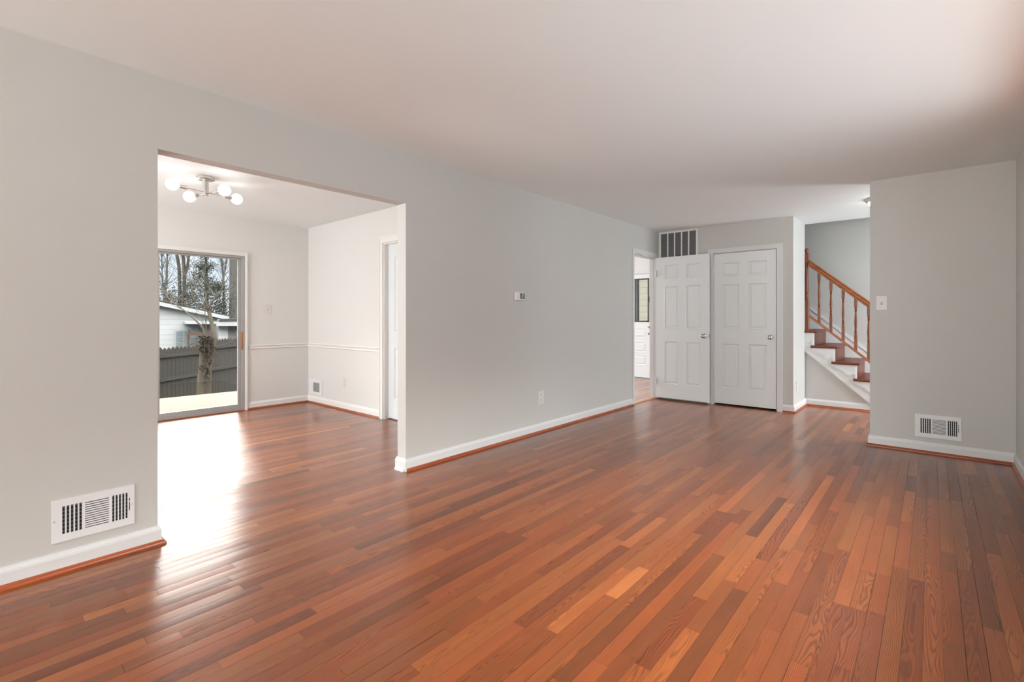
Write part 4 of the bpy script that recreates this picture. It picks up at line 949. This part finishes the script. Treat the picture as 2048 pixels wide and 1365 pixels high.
# evergreen
rnd = random.Random(5); WE = 27; eb = at(410, 700, WE)
ev = thing('evergreen_tree', (eb.x, eb.y, -1.1), 'dark evergreen tree behind the white house roof', 'tree')
mb = MB(); limb(mb, px_path([(412, 700), (413, 620), (413.5, 570), (412, 530), (411, 500)], WE), 0.14, 0.04, 8); mb.build('trunk', M['bark_brown'], ev, smooth=True)
mb = MB(); clumps = []
for _ in range(46):
    yy = rnd.uniform(568, 632); hw = 34 if yy < 590 else 42; clumps.append((406 + rnd.uniform(-1, 1) * hw, yy, rnd.uniform(0.20, 0.42)))
for _ in range(12):
    yy = rnd.uniform(515, 570); clumps.append((412 + rnd.gauss(0, 5 + (yy - 515) * 0.22), yy, rnd.uniform(0.12, 0.26)))
for u_, y_, rr in clumps:
    c0 = at(u_, y_, WE + rnd.uniform(-1, 1))
    for _ in range(170):
        leaf(mb, c0 + Vector((rnd.gauss(0, 1), rnd.gauss(0, 1), rnd.gauss(0, 0.7))) * rr * 0.85, rnd.uniform(0.025, 0.055), rnd)
o = mb.build('foliage', M['needles'], ev); o['kind'] = 'stuff'
mb = MB(); rnd = random.Random(9); WBsh = 24
bb = at(335, 640, WBsh); bs = thing('dry_shrub', (bb.x, bb.y, -1.1), 'dry beige shrub behind the left end of the white house', 'shrub')
for _ in range(420):
    p = at(rnd.gauss(338, 13), rnd.gauss(596, 11), WBsh + rnd.uniform(-.5, .5)); leaf(mb, p, rnd.uniform(0.03, 0.07), rnd)
o = mb.build('dry_leaves', M['beige_bush'], bs); o['kind'] = 'stuff'
mb = MB()
for _ in range(40):
    p = at(rnd.uniform(322, 355), 640, WBsh); q = at(rnd.gauss(338, 13), rnd.uniform(580, 600), WBsh); mb.tube([Vector((p.x, p.y, -1.1)), p, q], [0.02, 0.015, 0.008], 4)
o = mb.build('stems', M['bark_gray'], bs); o['kind'] = 'stuff'

# neighbour's white house, its gable wall square to the line of sight
f3 = Vector((FW.x, FW.y, 0)); r3 = Vector((RT.x, RT.y, 0)); WH = 22.0
hb_ = at(330, 700, WH); hs = thing('white_house', (hb_.x, hb_.y, -1.1), 'white sided neighbour house with low gable roof behind the fence', 'house')
facing = (f3 + r3 * ((310 - CX) / FPX)).normalized()                 # the gable wall looks straight back at the slider
def zprism(pts, w, depth, name, m, parent):
    """outline on a wall plane w metres away along 'facing', extruded away by depth metres"""
    mb = MB(); out = []
    for u, v in pts:
        ray = f3 + r3 * ((u - CX) / FPX); out.append(at(u, v, w / ray.dot(facing)))
    mb.prism(out, facing * depth); return mb.build(name, m, parent)
rake = lambda u: 604 + (u - 320) * 0.213
yg = HY + (1.18 + 1.15) * FPX / (WH * 0.80)
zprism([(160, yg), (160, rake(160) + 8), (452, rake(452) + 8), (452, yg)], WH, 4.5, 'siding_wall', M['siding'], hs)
zprism([(160, rake(160) + 9), (160, rake(160)), (458, rake(458)), (458, rake(458) + 7)], WH - 0.25, 0.04, 'rake_fascia', M['fascia'], hs)
zprism([(160, rake(160) + 9), (160, rake(160) + 6), (458, rake(458) + 6), (458, rake(458) + 8)], WH - 0.21, 0.21, 'soffit', M['soffit'], hs)
zprism([(160, rake(160) - 0.5), (160, rake(160) - 3.0), (458, rake(458) - 2.4), (458, rake(458) - 0.5)], WH - 0.25, 4.8, 'roof', M['roof'], hs)
wf = zprism([(349.5, 697), (349.5, 659.5), (377, 659.5), (377, 697)], WH - 0.05, 0.05, 'window_frame', M['fascia'], hs)
for a, b, c_, d_ in ((352, 366.5, 662.5, 673.5), (352, 366.5, 674.5, 685), (352, 366.5, 686, 695), (368.5, 375, 662.5, 673.5), (368.5, 375, 674.5, 685), (368.5, 375, 686, 695)):
    zprism([(a, d_), (a, c_), (b, c_), (b, d_)], WH - 0.056, 0.006, 'window_pane', M['curtain'], wf)
# porch with flat white edge and red brown post in front of the house
zprism([(371, 648.5), (371, 643.5), (440, 644.5), (440, 649.0)], WH - 1.3, 1.3, 'porch_roof', M['fascia'], hs)
zprism([(374, 700), (374, 671), (377, 671), (377, 700)], WH - 1.2, 0.08, 'porch_post', M['post'], hs); zprism([(374, 671), (374, 666), (427, 666), (427, 671)], WH - 1.22, 0.05, 'porch_beam', M['post'], hs)
zprism([(375, 690), (375, 688.5), (400, 688.5), (400, 690)], WH - 1.2, 0.05, 'porch_rail', M['post'], hs)
zprism([(381, 697), (381, 676), (393, 676), (393, 697)], WH - 0.03, 0.03, 'porch_window', M['curtain'], hs)
WG = 20.6
gb = at(470, 700, WG); gs = thing('white_outbuilding', (gb.x, gb.y, -1.1), 'low white outbuilding with gray block wall at right of the house', 'house')
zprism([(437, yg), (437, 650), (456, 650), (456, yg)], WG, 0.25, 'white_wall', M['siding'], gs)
zprism([(456, yg), (456, 650), (600, 650), (600, yg)], WG + 0.02, 0.4, 'block_wall', M['block'], gs)
zprism([(433, 652.5), (433, 646), (440, 642), (600, 640), (600, 652.5)], WG - 0.35, 0.05, 'fascia', M['fascia'], gs)
zprism([(433, 652.5), (433, 651), (600, 651), (600, 652.5)], WG - 0.3, 0.3, 'soffit', M['soffit'], gs)
zprism([(438, 643), (440, 638.5), (600, 633), (600, 640.5)], WG - 0.38, 0.9, 'roof', M['roof'], gs)
zprism([(472, 672), (472, 660), (480, 660), (480, 672)], WG - 0.01, 0.03, 'window', M['curtain'], gs)
# beige sided house seen through the kitchen door glass
bh = thing('beige_house', (-6.0, 12.6, -0.7), 'beige sided house wall seen through the far door glass', 'house')
MB().box(-11, -1.0, 12.6, 15, -0.75, 3.4).build('siding_wall', M['siding_beige'], bh)
mb = MB(); mb.prism([(-11.3, 12.2, 3.4), (-11.3, 15.4, 3.4), (-11.3, 13.8, 4.6)], (10.6, 0, 0)); mb.build('roof', M['roof'], bh)
